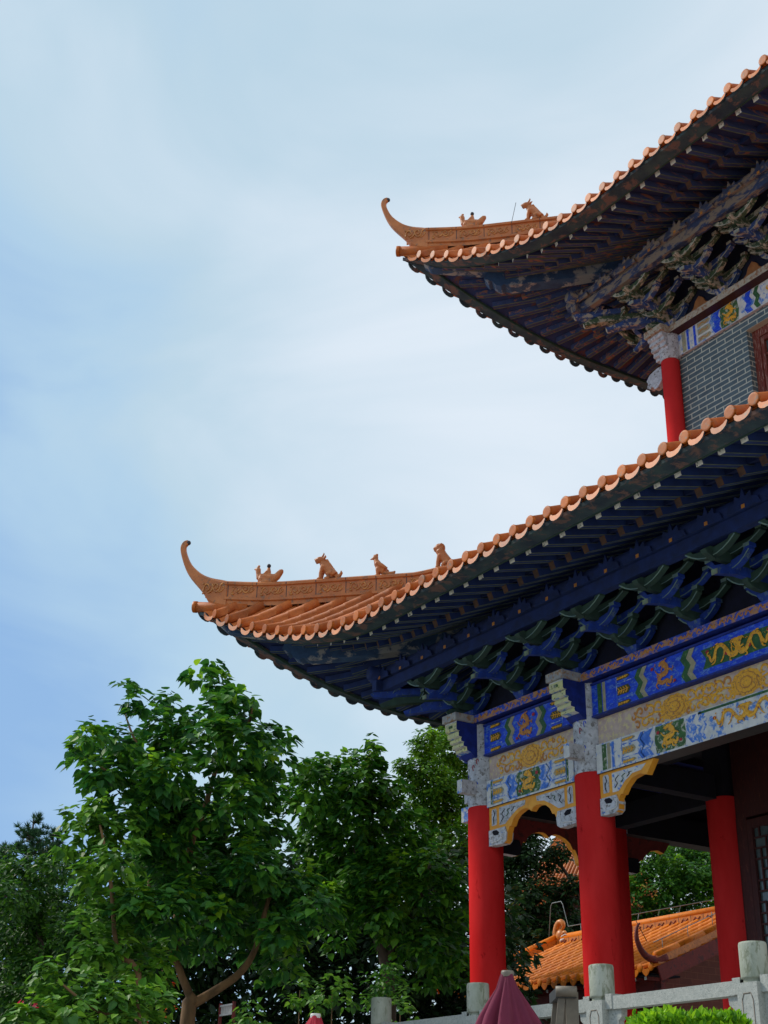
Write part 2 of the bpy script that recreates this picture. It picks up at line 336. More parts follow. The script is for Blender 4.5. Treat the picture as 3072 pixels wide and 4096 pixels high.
def roof_slope(S,name,phase):
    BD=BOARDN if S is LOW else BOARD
    xs=[]; x=S.xc+.12
    lo=S.xc+.06; hi=W-S.xc-.06
    n=int((hi-lo)/SP); xs=[CX+phase+(i-n/2)*SP for i in range(-1,n+2)]; xs=[x for x in xs if lo<x<hi]
    b=MB()
    # pan sheet
    cols=[]; xx=[lo]+[v for x in xs for v in (x-.09,x,x+.09)]+[hi]
    full=[]
    for i in range(len(xs)-1):
        full+= [(xs[i],0),(xs[i]+.1,-.0),(xs[i]+SP/2,-.05),(xs[i+1]-.1,0)]
    full=[(lo,0)]+full+[(xs[-1],0),(hi,0)]
    NU=9; v=[];f=[]
    for x,sg in full:
        for j in range(NU+1):
            p=S.P(x,j/NU); v.append((p.x,p.y,p.z+sg))
    for i in range(len(full)-1):
        for j in range(NU): f.append((i*(NU+1)+j,i*(NU+1)+j+1,(i+1)*(NU+1)+j+1,(i+1)*(NU+1)+j))
    b.add(v,f,TILE,True)
    for x in xs:
        y0=S.ye(x); L=abs(S.yend(x)-y0)
        if L<.12: continue
        near=min(x-S.xc,W-S.xc-x)<3.5
        ns=max(2,int(L/.3)) if near else 3
        vv=[];ff=[];k=0
        for j in range(ns):
            for e_,r in ((0.0,.085),(1.0,.076)):
                p=S.P(x,(j+e_)/ns)
                if j==0 and e_==0: p.y-=.03
                for a in range(7):
                    an=math.pi*a/6; vv.append((p.x-r*math.cos(an),p.y,p.z+.070+r*math.sin(an)))
                vv.append((p.x+r,p.y,p.z-.04)); vv.append((p.x-r,p.y,p.z-.04)); k+=1
        for j in range(k-1):
            for a in range(9):
                a2=(a+1)%9; ff.append((j*9+a,j*9+a2,(j+1)*9+a2,(j+1)*9+a))
        b.add(vv,ff,TILE,True)
        # round end tile
        zc=S.ze(x)+.168; dv=[];df=[]
        for yy,r in ((y0-.005,.088),(y0-.045,.088),(y0-.05,.083),(y0-.052,.065)):
            for a in range(14):
                an=2*math.pi*a/14; dv.append((x+r*math.cos(an),yy-.25*(r*math.sin(an))*0+0,zc+r*math.sin(an)))
        for i in range(3):
            for a in range(14):
                a2=(a+1)%14; df.append((i*14+a,i*14+a2,(i+1)*14+a2,(i+1)*14+a))
        df.append(tuple(42+a for a in range(14))); b.add(dv,df,TILEF)
    dp=[(-.14,.060),(-.125,.085),(-.07,.042),(0,.025),(.07,.042),(.125,.085),(.14,.060),(.12,.0),(.085,-.035),(.035,-.055),(-.035,-.055),(-.085,-.035),(-.12,.0)]
    for i in range(-1,len(xs)):
        x=(xs[i]+SP/2) if i>=0 else xs[0]-SP/2
        if not(lo-.02<x<hi+.02): continue
        y0=S.ye(x)-.01; z0=S.ze(x)+.030; slope=(S.ze(x+.05)-S.ze(x-.05))/.1; sy=(S.ye(x+.05)-S.ye(x-.05))/.1
        n=len(dp); j=rnd.uniform(-.012,.012)
        vf=[(x+a,y0+a*sy-.022-(.10-c)*.20,z0+c+a*slope*.9+j) for a,c in dp]; vb=[(p[0],p[1]+.025,p[2]) for p in vf]
        b.add(vf+vb,[tuple(range(n)),tuple(range(2*n-1,n-1,-1))]+[(q,n+q,n+(q+1)%n,(q+1)%n) for q in range(n)],[TILEF,FASCIA]+[TILEF if 5<q<0 else FASCIA for q in range(n)])  # tile backs and rims in dark fascia colour, shade painted on
    # fascia board and underside boards follow the eave curve
    NX=90
    X=[lo+(hi-lo)*i/NX for i in range(NX+1)]
    v=[];f=[]
    for x in X:
        y=S.ye(x); z=S.ze(x); q=min(x,W-x)
        v+=[(x,min(y+.015,q),z+.06),(x,min(y+.03,q),z+.012),(x,min(y+.27,q),z-.018),(x,min(y+.28,q),z+.05)]
    for i in range(NX):
        for a in range(4): f.append((4*i+a,4*i+(a+1)%4,4*i+4+(a+1)%4,4*i+4+a))
    b.add(v,f,FASCIA)
    f=[]; v=[]
    for x in X:
        y=S.ye(x)+.275; z=S.ze(x)-.012; q=min(x,W-x); v+=[(x,min(y,q),z+.03),(x,min(y-.005,q),z-.014),(x,min(y+.022,q),z-.016),(x,min(y+.025,q),z+.03)]
    for i in range(NX):
        for a in range(4): f.append((4*i+a,4*i+(a+1)%4,4*i+4+(a+1)%4,4*i+4+a))
    b.add(v,f,BKG)
    for layer in (0,1):
        v=[];f=[]; K=5
        for x in X:
            xm=min(x,W-x); y0=S.ye(x)+(.1 if layer==0 else 1.18); y1=min(S.ye(x)+1.2,xm) if layer==0 else min(S.off+.0,xm)
            y0=min(y0,xm); y1=max(y1,y0)
            for k in range(K+1):
                y=y0+(y1-y0)*k/K; v.append((x,y,S.zu(x,y,layer)+.004))
        for i in range(NX):
            for k in range(K): 
                q=i*(K+1)+k; f.append((q,q+1,q+K+2,q+K+1))
        b.add(v,f,BD)
    v=[];f=[]
    for x in X:
        xm=min(x,W-x); y=min(S.ye(x)+1.2,xm); v+=[(x,y,S.zu(x,y,1)+.0),(x,y,S.zu(x,y,0)+.02)]
    for i in range(NX):
        if min(X[i],W-X[i+1],X[i+1],W-X[i])>S.ye(X[i])+1.22: f.append((2*i,2*i+1,2*i+3,2*i+2))
    b.add(v,f,BD)
    return b.build(name),xs

def rafter_lines(S,xs):
    "pairs of end points, flying rafters then eave rafters"
    A=[];B=[]
    for x in xs:
        x=x+SP/2
        if x>W-S.xc-.5: continue
        mir=x>CX; xm=W-x if mir else x
        if xm<S.xc+.75: continue
        fan=S.off+1.5
        yo=S.ye(xm)+.38; xin=xm; yi=S.off-.1
        if xm<fan: 
            r=(xm-S.xc)/(fan-S.xc); xin=S.off-.55+(2.05)*r
        def pt(q,layer):
            px=xm+(xin-xm)*q; py=yo+(yi-yo)*q
            return px,py
        L=yi-yo
        q1=cl(.82/L,0,1)
        a0=pt(0,0); a1=pt(q1+.05,0); c0=pt(q1-.02,1); c1=pt(1,1)
        def Z(p,l):
            px,py=p
            return S.zu(px,py,l)-.062
        P=[Vector((*a0,Z(a0,0))),Vector((*a1,Z(a1,0))),Vector((*c0,Z(c0,1)-.0)),Vector((*c1,Z(c1,1)))]
        if mir: P=[Vector((W-p.x,p.y,p.z)) for p in P]
        A.append((P[0],P[1])); B.append((P[2],P[3]))
    return A,B

rest=MB(); ri=0
def edge_line(m,p0,p1,hh):
    "pale painted line along both lower edges of a rafter"
    d=(p1-p0).normalized(); sd_=d.cross(Vector((0,0,1))).normalized(); u=sd_.cross(d)
    for q in (-1,1):
        o_=sd_*q*.05-u*(hh/2+.001); m.beam(p0+o_+d*.01,p1+o_-d*.01,.018,.006,RLINE)
for S,nm,ph in ((LOW,'lower_roof',.11),(UPP,'upper_roof',.02)):
    o,xs=roof_slope(S,nm,ph); TP(o)
    if S is LOW: o['label']='lower roof slope with broad orange tile rows'
    else: o['label']='upper roof slope under open sky'
    for k in (1,2,3): clone(o,temple,TM@rotM(k)@TM.inverted())
    A,B=rafter_lines(S,xs)
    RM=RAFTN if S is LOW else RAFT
    for L,(hh,me) in ((A,(.115,RAFTE)),(B,(.12,RAFTO))):
        for k in range(4):
            for p0,p1 in L:
                vis=(k==0) and (p0.x<(10.4 if S is LOW else 8.9)) and not (S is UPP and L is B)
                if vis and ri<100:
                    m=MB(); m.beam(p0,p1,.115,hh,RM,me); edge_line(m,p0,p1,hh); ob=m.build('rafter'); ob.parent=o; ob.matrix_basis=Matrix.Identity(4); ri+=1
                else:
                    Mk=rotM(k); rest.beam(Mk@p0,Mk@p1,.115,hh,RM,me); edge_line(rest,Mk@p0,Mk@p1,hh)
o=rest.build('rafter'); TP(o); tag(o,kind='stuff')

# upper roof crown above the slopes (hidden from the yard) and lower roof inner end
b=MB(); zt=UPP.hip(6.29)
b.box((CX-.25,CX-.25,zt-.5),(CX+.25,CX+.25,zt+.3),RIDGE); b.lathe((CX,CX,zt+.3),[(.3,0),(.22,.2),(.35,.5),(.3,.8),(.12,1.0),(.08,1.5),(.01,1.9)],RIDGE,16); TP(b.build('roof_finial'))

# hip ridge: built on the x=y diagonal; s = coordinate along it
D=Vector((1,1,0))/math.sqrt(2); NRM=Vector((1,-1,0))/math.sqrt(2)
def dg(s,z,n=0): return Vector((s,s,z))+NRM*n
def smooth_poly(pts,n=3):
    out=[]
    for i in range(len(pts)-1):
        p0=pts[max(i-1,0)];p1=pts[i];p2=pts[i+1];p3=pts[min(i+2,len(pts)-1)]
        for k in range(n):
            t=k/n; out.append(tuple(.5*((2*p1[a])+(-p0[a]+p2[a])*t+(2*p0[a]-5*p1[a]+4*p2[a]-p3[a])*t*t+(-p0[a]+3*p1[a]-3*p2[a]+p3[a])*t**3) for a in range(len(p1))))
    out.append(tuple(pts[-1])); return out
def scroll_relief(b,s0,s1,z0,z1,dn,m,rr):
    "raised scrollwork inside one ridge panel on the side facing n=dn"
    w_=s1-s0; h=z1-z0; sg=1 if dn>0 else -1
    def line(pts,r=.014):
        b.tube([dg(s0+w_*a,z0+h*c,dn) for a,c in pts],r,m,5)
    line(smooth_poly([(.06,.2),(.12,.75),(.25,.85),(.33,.5),(.24,.3),(.18,.5)]))
    line(smooth_poly([(.28,.1),(.42,.25),(.5,.7),(.62,.85),(.68,.5),(.58,.4)]),.016)
    line(smooth_poly([(.45,.85),(.5,.4),(.62,.12),(.75,.3),(.80,.7),(.9,.85)]),.016)
    line(smooth_poly([(.72,.1),(.86,.2),(.95,.5),(.88,.55)]))
    line([(.04,.06),(.14,.1)],.02); line([(.05,.9),(.1,.95)],.018)
def beast(kind):
    "ceramic figure, faces -u ; local u along the ridge, v sideways, z up"
    b=MB(); m=RIDGE
    if kind=='rider':
        b.tube([(.02,0,.03),(0,0,.1),(-.02,0,.15),(.06,0,.13),(.2,0,.10),(.3,0,.14)],[.09,.1,.075,.09,.1,.05],m)
        b.tube([(-.02,0,.0),(.1,0,.02),(.2,0,.02)],[.09,.11,.08],m)
        b.tube([(-.05,0,.12),(-.08,0,.22),(-.09,0,.31),(-.10,0,.36)],[.07,.05,.055,.02],m)
        b.tube([(-.09,0,.33),(-.17,0,.315)],[.04,.01],m); b.ball((-.08,0,.375),(.035,.012,.03),m)
        b.tube([(.2,0,.06),(.3,0,.14),(.38,0,.24),(.41,0,.27)],[.08,.075,.055,.02],m,flat=1)
        b.tube([(.1,0,.14),(.12,0,.24),(.125,0,.33)],[.06,.055,.03],m); b.tube([(.1,-.05,.24),(.03,-.04,.17)],[.025,.02],m); b.tube([(.1,.05,.24),(.03,.04,.17)],[.025,.02],m)
    elif kind=='lion':
        b.tube([(.24,0,.08),(.16,0,.16),(.06,0,.28),(.0,0,.38)],[.10,.10,.09,.07],m)
        for sgn in (-1,1):
            b.tube([(.02,.06*sgn,.28),(-.02,.065*sgn,.14),(-.03,.065*sgn,.03),(-.09,.065*sgn,.015)],[.05,.035,.032,.028],m)
            b.tube([(.2,.07*sgn,.12),(.12,.085*sgn,.1),(.14,.08*sgn,.02),(.06,.08*sgn,.02)],[.06,.05,.035,.03],m)
        b.ball((-.05,0,.44),(.095,.07,.065),m); b.tube([(-.06,0,.43),(-.15,0,.43)],[.05,.04],m); b.tube([(-.06,0,.40),(-.13,0,.375)],[.03,.022],m)
        b.ball((-.15,0,.455),.022,m)
        for sgn in (-1,1): b.tube([(.0,.04*sgn,.48),(.04,.06*sgn,.54),(.02,.06*sgn,.57)],[.022,.018,.006],m); b.tube([(.03,.05*sgn,.44),(.09,.07*sgn,.47)],[.03,.01],m)
        for i in range(9):
            t=i/8; b.ball((.07+.20*t+.02,0,.42-.30*t),.026,m,6,4)
        b.tube([(.26,0,.05),(.34,0,.07),(.38,0,.14),(.37,0,.19)],[.05,.04,.03,.01],m)
    elif kind=='phoenix':
        b.tube([(.16,0,.10),(.08,0,.18),(.02,0,.28),(-.01,0,.36)],[.08,.085,.07,.045],m)
        b.ball((-.02,0,.40),(.06,.045,.05),m); b.tube([(-.05,0,.39),(-.13,0,.37)],[.03,.006],m); b.ball((.01,0,.455),(.03,.015,.035),m); b.ball((-.04,0,.45),(.02,.012,.025),m)
        for sgn in (-1,1):
            b.tube([(.04,.04*sgn,.16),(.03,.045*sgn,.02),(-.02,.045*sgn,.01)],[.05,.025,.025],m)
            b.tube([(.02,.06*sgn,.28),(.12,.08*sgn,.20),(.20,.08*sgn,.15),(.24,.07*sgn,.14)],[.04,.045,.03,.01],m)
        b.tube([(.14,0,.08),(.26,0,.05),(.34,0,.06),(.37,0,.10)],[.06,.045,.04,.015],m)
    else:
        b.tube([(.2,0,.06),(.12,0,.16),(.05,0,.28),(.0,0,.38)],[.10,.10,.09,.09],m)
        for sgn in (-1,1):
            b.tube([(.0,.055*sgn,.26),(-.03,.06*sgn,.12),(-.04,.06*sgn,.02),(-.07,.06*sgn,.01)],[.045,.035,.03,.03],m)
            b.tube([(.18,.07*sgn,.1),(.1,.085*sgn,.08),(.05,.08*sgn,.02)],[.06,.045,.03],m)
            b.tube([(.02,.06*sgn,.46),(.05,.07*sgn,.5)],[.03,.01],m)
        b.ball((-.01,0,.43),(.085,.075,.09),m); b.ball((-.085,0,.42),(.045,.045,.035),m); b.ball((-.08,0,.375),(.035,.035,.02),m); b.ball((.04,0,.42),(.07,.08,.10),m)
        b.tube([(.24,0,.05),(.30,0,.10)],[.04,.02],m)
    return b
def add_beast(kind,parent,s,z,scale=1,label=None):
    b=beast(kind); g=Vector((s,s,z))
    o=b.build('ridge_figurine'); 
    o.matrix_basis=Matrix.Translation(g)@Matrix(((D.x,-D.y,0,0),(D.y,D.x,0,0),(0,0,1,0),(0,0,0,1)))@Matrix.Scale(scale,4)
    rm=o.modifiers.new('r','REMESH'); rm.mode='VOXEL'; rm.voxel_size=.014; rm.use_smooth_shade=True
    o.parent=parent
    if kind=='rider':
        h=MB(); h.ball((.125,0,.37),.042,SOOT); hh=h.build('rider_head'); hh.matrix_basis=o.matrix_basis.copy(); hh.parent=parent
    if label: o['label']=label
    return o
def hip_ridge(S,figs,first):
    b=MB(); s0=XC+.42
    def zt(s): 
        r=max(0,s+.9); return 10.09+.09*cl((-2.6-s)/.9)**2+ .40*r**1.3*.8
    stations=[s0+i*.12 for i in range(int((2.86-s0)/.12)+1)] if S is LOW else [s0+i*.15 for i in range(int((3.45-s0)/.15)+1)]
    prof=[(-.075,-.48),(-.075,-.40),(-.11,-.38),(-.11,-.335),(-.085,-.325),(-.085,-.09),(-.12,-.075),(-.125,-.03),(-.09,0),(.09,0),(.125,-.03),(.12,-.075),(.085,-.09),(.085,-.325),(.11,-.335),(.11,-.38),(.075,-.40),(.075,-.48)]
    v=[];f=[];n=len(prof)
    for s in stations:
        for a,c in prof: v.append(dg(s,zt(s)+c,a))
    for i in range(len(stations)-1):
        for k in range(n-1): f.append((i*n+k,i*n+k+1,(i+1)*n+k+1,(i+1)*n+k))
    b.add(v,f,RIDGE)
    # joints and panels
    s=s0+.05; step=.415
    while s<(1.5):
        z=zt(s)
        for dn in (-1,1):
            b.add([dg(s-.005,z-.32,dn*.0875),dg(s+.005,z-.32,dn*.0875),dg(s+.005,z-.09,dn*.0875),dg(s-.005,z-.09,dn*.0875)],[(0,1,2,3)],SOOT)
            b.add([dg(s-.005,z-.075,dn*.1235),dg(s+.005,z-.075,dn*.1235),dg(s+.005,z-.03,dn*.128),dg(s-.005,z-.03,dn*.128)],[(0,1,2,3)],SOOT)
            scroll_relief(b,s+.04,s+step-.03,z-.29,z-.115,dn*.088,RELIEF,.012)
        s+=step
    o=b.build('hip_ridge'); 
    # horn
    outer=smooth_poly([(-3.50,9.61),(-3.72,9.72),(-3.85,9.98),(-4.03,10.28),(-4.13,10.51),(-4.21,10.81),(-4.235,11.0),(-4.20,11.12),(-4.14,11.15)],3)
    inner=smooth_poly([(-3.50,10.19),(-3.58,10.225),(-3.75,10.29),(-3.90,10.40),(-4.05,10.61),(-4.13,10.83),(-4.155,10.98),(-4.13,11.04),(-4.10,11.07)],3)
    b=MB(); v=[];f=[];n=len(outer)
    for i in range(n):
        w_=.10-.07*(i/(n-1)); (a,c),(p,q)=outer[i],inner[i]
        bev=.3
        a2,c2=a+(p-a)*.12,c+(q-c)*.12; p2,q2=p+(a-p)*.12,q+(c-q)*.12
        v+=[dg(a,c,-w_*.5),dg(a2,c2,-w_),dg(p2,q2,-w_),dg(p,q,-w_*.5),dg(p,q,w_*.5),dg(p2,q2,w_),dg(a2,c2,w_),dg(a,c,w_*.5)]
    for i in range(n-1):
        for k in range(8): f.append((i*8+k,i*8+(k+1)%8,(i+1)*8+(k+1)%8,(i+1)*8+k))
    f.append(tuple(range(8))[::-1]); f.append(tuple((n-1)*8+k for k in range(8)))
    b.add(v,f,RIDGE); 
    b.ball(dg(-4.125,11.09),(.045,.045,.05),SOOT)
    for dn in (-1,1): scroll_relief(b,-3.86,-3.52,9.93,10.17,dn*.098,RELIEF,.012)
    ho=b.build('ridge_horn',o)
    # corner end tile under the horn
    b=MB(); b.tube([dg(-3.2,9.60),dg(-3.6,9.66),dg(XC+.02,9.71)],[.11,.105,.105],TILE,12)
    b.xf=None
    b.build('corner_tile',o); b=MB(); b.tube([dg(XC+.02,9.71),dg(XC-.03,9.72)],[.115,.115],TILEF,14); b.build('corner_tile_end',o)
    for kind,s,lab in figs:
        add_beast(kind,o,s,zt(s)-.01,1.0,lab)
    return o
hr=hip_ridge(LOW,[('rider',-3.02,'small rider seated on a hen'),('lion',-2.17,'horned lion with spiky mane'),('phoenix',-1.42,'slim bird figure with folded wings'),('round',-.55,'round-headed crouching lion')],True)
hr.matrix_basis=TM; hr.parent=temple
for k in (1,2,3): clone(hr,temple,TM@rotM(k)@TM.inverted())
hu=hip_ridge(UPP,[('rider',-2.92,'small rider seated on a hen'),('lion',-1.98,'horned lion figure with raised chin'),('phoenix',-1.02,'bird figure half hidden by the tiles')],False)
MU=Matrix.Translation((2.8,2.8,7.80))
b=MB(); b.tube([dg(-2.25,10.08),dg(-2.17,10.62)],.006,SOOT,5); ww=b.build('support_wire',hu)
hu.matrix_basis=TM@MU; hu.parent=temple
for k in (1,2,3): clone(hu,temple,TM@rotM(k)@TM.inverted())

# corner beams under the hips
def corner_beam():
    b=MB()
    def slab(pts,w_,m):
        n=len(pts); v=[dg(s,z,-w_) for s,z in pts]+[dg(s,z,w_) for s,z in pts]
        f=[tuple(range(n)),tuple(range(2*n-1,n-1,-1))]+[(i,n+i,n+(i+1)%n,(i+1)%n) for i in range(n)]
        b.add(v,f,m)
    slab([(-3.55,9.45),(-3.56,9.25),(-3.45,9.12),(-2.6,8.87),(-2.0,8.80),(-.2,9.1),(-.2,9.4),(-2.0,9.12)],.12,CB)
    slab([(-2.62,8.83),(-2.66,8.70),(-2.60,8.60),(-2.55,8.62),(-2.50,8.52),(-2.42,8.46),(-2.36,8.50),(-2.28,8.45),(-1.4,8.48),(.1,8.66),(.1,9.0),(-1.9,8.78)],.15,CB)
    return b
cbm=corner_beam().build('corner_beam'); cbm.matrix_basis=TM; cbm.parent=temple
for k in (1,2,3): clone(cbm,temple,TM@rotM(k)@TM.inverted())
cbu=cbm.copy(); col.objects.link(cbu); cbu.parent=temple; cbu.matrix_basis=TM@MU
for k in (1,2,3): clone(cbu,temple,TM@rotM(k)@TM.inverted())

# ------------------------------------------------------------------ columns
COLX=[0,GW,GW+6.88,W]
def column(x,y,z0,z1,r,m,cap=True,zc=6.96):
    b=MB(); b.lathe((x,y,0),[(r*1.0,z0),(r,z1-.02),(r-.015,z1)],m,40); o=b.build('column')
    if z0<5:
        q=MB(); q.lathe((x,y,0),[(r*1.5,z0),(r*1.55,z0+.08),(r*1.2,z0+.16)],STONE,32); q.build('column_base',o)
    TP(o); return o
def colhead(x,y,z0,z1,r):
    b=MB(); b.lathe((x,y,0),[(r,z0),(r,z1)],WGREY,32)
    for (hx,hz,dx) in ((-.09,6.1,.0),(.06,6.25,0),(.12,5.95,0),(-.05,5.85,0),(.03,6.45,0),(.14,6.35,0)):
        an=math.asin(cl(hx/r,-1,1)); 
        pts=[]
        for k in range(7):
            a=k*.8; pts.append((x+r*math.sin(an+.05*math.cos(a)*(1-k*.08)*1.5)*1.01,y-r*math.cos(an+.05*math.cos(a)*1.5)*1.01,hz+.05*math.sin(a)))
        b.tube(pts,.007,rnd.choice([BLUED,DOTR,BLUE]),4)
    o=b.build('column_head'); TP(o); return o
for i,x in enumerate(COLX):
    for j,y in enumerate(COLX):
        edge=i in(0,3) or j in (0,3)
        if edge:
            column(x,y,.6,5.58,.30,RED); colhead(x,y,5.58,7.02,.29)
for x,y in ((GW,GW),(W-GW,GW),(GW,W-GW),(W-GW,W-GW)):
    column(x,y,.6,5.6,.29,RED)
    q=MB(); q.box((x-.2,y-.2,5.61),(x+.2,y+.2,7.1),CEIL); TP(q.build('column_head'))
    column(x+(-.15 if x<6 else .15),y+(-.21 if y<6 else .21),11.2,14.16,.178,REDU)

# ------------------------------------------------------------------ painted beams
def flat(b,pts,y,m,lay=1):
    b.add([(x,y-.003*lay,z) for x,z in pts],[tuple(range(len(pts)))],m)
def zig(b,x,wd,z0,z1,y,m,lay,amp=.07,n=5,ph=1):
    L=[]; 
    for i in range(n): L.append((x+(amp if (i+ph)%2 else 0),z0+(z1-z0)*i/(n-1)))
    for i in range(n-1):
        (xa,za),(xb,zb)=L[i],L[i+1]
        flat(b,[(xa,za),(xa+wd,za),(xb+wd,zb),(xb,zb)],y,m,lay)
def ribbon(b,pts,w0,w1,y,m,lay=3,bulge=True):
    pts=smooth_poly(pts,4); n=len(pts); v=[];f=[]
    for i,(x,z) in enumerate(pts):
        a=pts[max(i-1,0)];c=pts[min(i+1,n-1)]; d=Vector((c[0]-a[0],c[1]-a[1])); d=d.normalized() if d.length>0 else Vector((1,0)); p=Vector((-d.y,d.x))
        t=i/(n-1); ww=(w0+(w1-w0)*t)/2
        v+=[(x-p.x*ww,y-.003*lay,z-p.y*ww),(x,y-.003*lay-.012,z),(x+p.x*ww,y-.003*lay,z+p.y*ww)]
    for i in range(n-1): f+=[(3*i,3*i+1,3*i+4,3*i+3),(3*i+1,3*i+2,3*i+5,3*i+4)]
    b.add(v,f,m,True)
def sitdragon(b,x,z,w_,h,y,m,fl=1,lay=4):
    def T(p): return [(x+fl*a*w_,z+c*h) for a,c in p]
    k=w_
    ribbon(b,T([(-.02,.36),(.12,.22),(.10,.05),(-.12,.0),(-.22,-.14),(-.08,-.24),(.12,-.20),(.25,-.30),(.33,-.12)]),.20*k,.09*k,y,m,lay)
    ribbon(b,T([(.02,.40),(-.10,.38),(-.17,.30)]),.14*k,.08*k,y,m,lay+1)
    ribbon(b,T([(.0,.40),(.12,.48),(.16,.46)]),.06*k,.02*k,y,m,lay)
    ribbon(b,T([(-.12,.02),(-.28,.10),(-.36,.22)]),.07*k,.03*k,y,m,lay)
    ribbon(b,T([(.10,.08),(.27,.12),(.38,.02)]),.07*k,.03*k,y,m,lay)
    ribbon(b,T([(-.2,-.16),(-.34,-.26),(-.26,-.40)]),.07*k,.03*k,y,m,lay)
    ribbon(b,T([(.12,-.22),(.10,-.36),(.24,-.42)]),.07*k,.03*k,y,m,lay)
    for i in range(8):
        a=rnd.uniform(-.38,.38); c=rnd.uniform(-.42,.42); ribbon(b,T([(a,c),(a+.05,c+.05),(a+.03,c+.1)]),.03*k,.012*k,y,m,lay)
def rundragon(b,x,z,w_,h,y,m,fl=1,lay=4):
    def T(p): return [(x+fl*a*w_,z+c*h) for a,c in p]
    k=h
    ribbon(b,T([(-.42,.05),(-.38,-.18),(-.30,.0),(-.24,.30),(-.12,.36),(-.02,.12),(.06,-.15),(.18,-.22),(.26,.05),(.30,.30)]),.12*k,.24*k,y,m,lay)
    ribbon(b,T([(.27,.32),(.20,.38),(.14,.28)]),.18*k,.10*k,y,m,lay+1)
    for p in ([(-.27,.05),(-.30,-.25),(-.38,-.34)],[(-.05,.1),(-.10,-.2),(-.16,-.35)],[(.10,-.2),(.05,-.38),(.10,-.44)],[(.24,0),(.34,-.12),(.40,-.05)],[(.3,.3),(.36,.42),(.42,.3)],[(-.18,.34),(-.20,.46),(-.26,.44)],[(-.42,.05),(-.47,.15),(-.43,.25)]):
        ribbon(b,T(p),.10*k,.04*k,y,m,lay)
    for i in range(9):
        a=rnd.uniform(-.45,.45); c=rnd.uniform(-.35,.35); ribbon(b,T([(a,c),(a+.03,c+.07)]),.05*k,.015*k,y,m,lay)
def tokens(b,x,wd,z0,z1,y,gm,bm,fl=1):
    h=(z1-z0)
    for zc,hh in ((z0+h*.06,h*.17),(z0+h*.5,h*.28),(z0+h*.94,h*.17)):
        a,c=x,x+fl*wd; lo_=max(z0+.005,zc-hh/2); hi_=min(z1-.005,zc+hh/2); mm=(lo_+hi_)/2
        flat(b,[(a,lo_),(c-fl*.05,lo_),(c,mm),(c-fl*.05,hi_),(a,hi_)],y,bm,2)
        for i in range(4):
            u=a+fl*(wd-.06)*(i+.5)/4
            ribbon(b,[(u-.02,lo_+.02),(u+.02,mm),(u-.015,hi_-.02)],.022,.016,y,gm,3)
        ribbon(b,[(a+fl*.015,mm-.01),(a+fl*(wd-.04),mm+.01)],.02,.015,y,gm,3)
    for zc in (z0+h*.24,z0+h*.76):
        flat(b,[(x,zc-.008),(x+fl*(wd+.03),zc-.008),(x+fl*(wd+.03),zc+.008),(x,zc+.008)],y,PALEB,2)
def dot(b,x,z,r,y,m,lay=5):
    flat(b,[(x+r*math.cos(a*math.pi/4),z+r*.8*math.sin(a*math.pi/4)) for a in range(8)],y,m,lay)
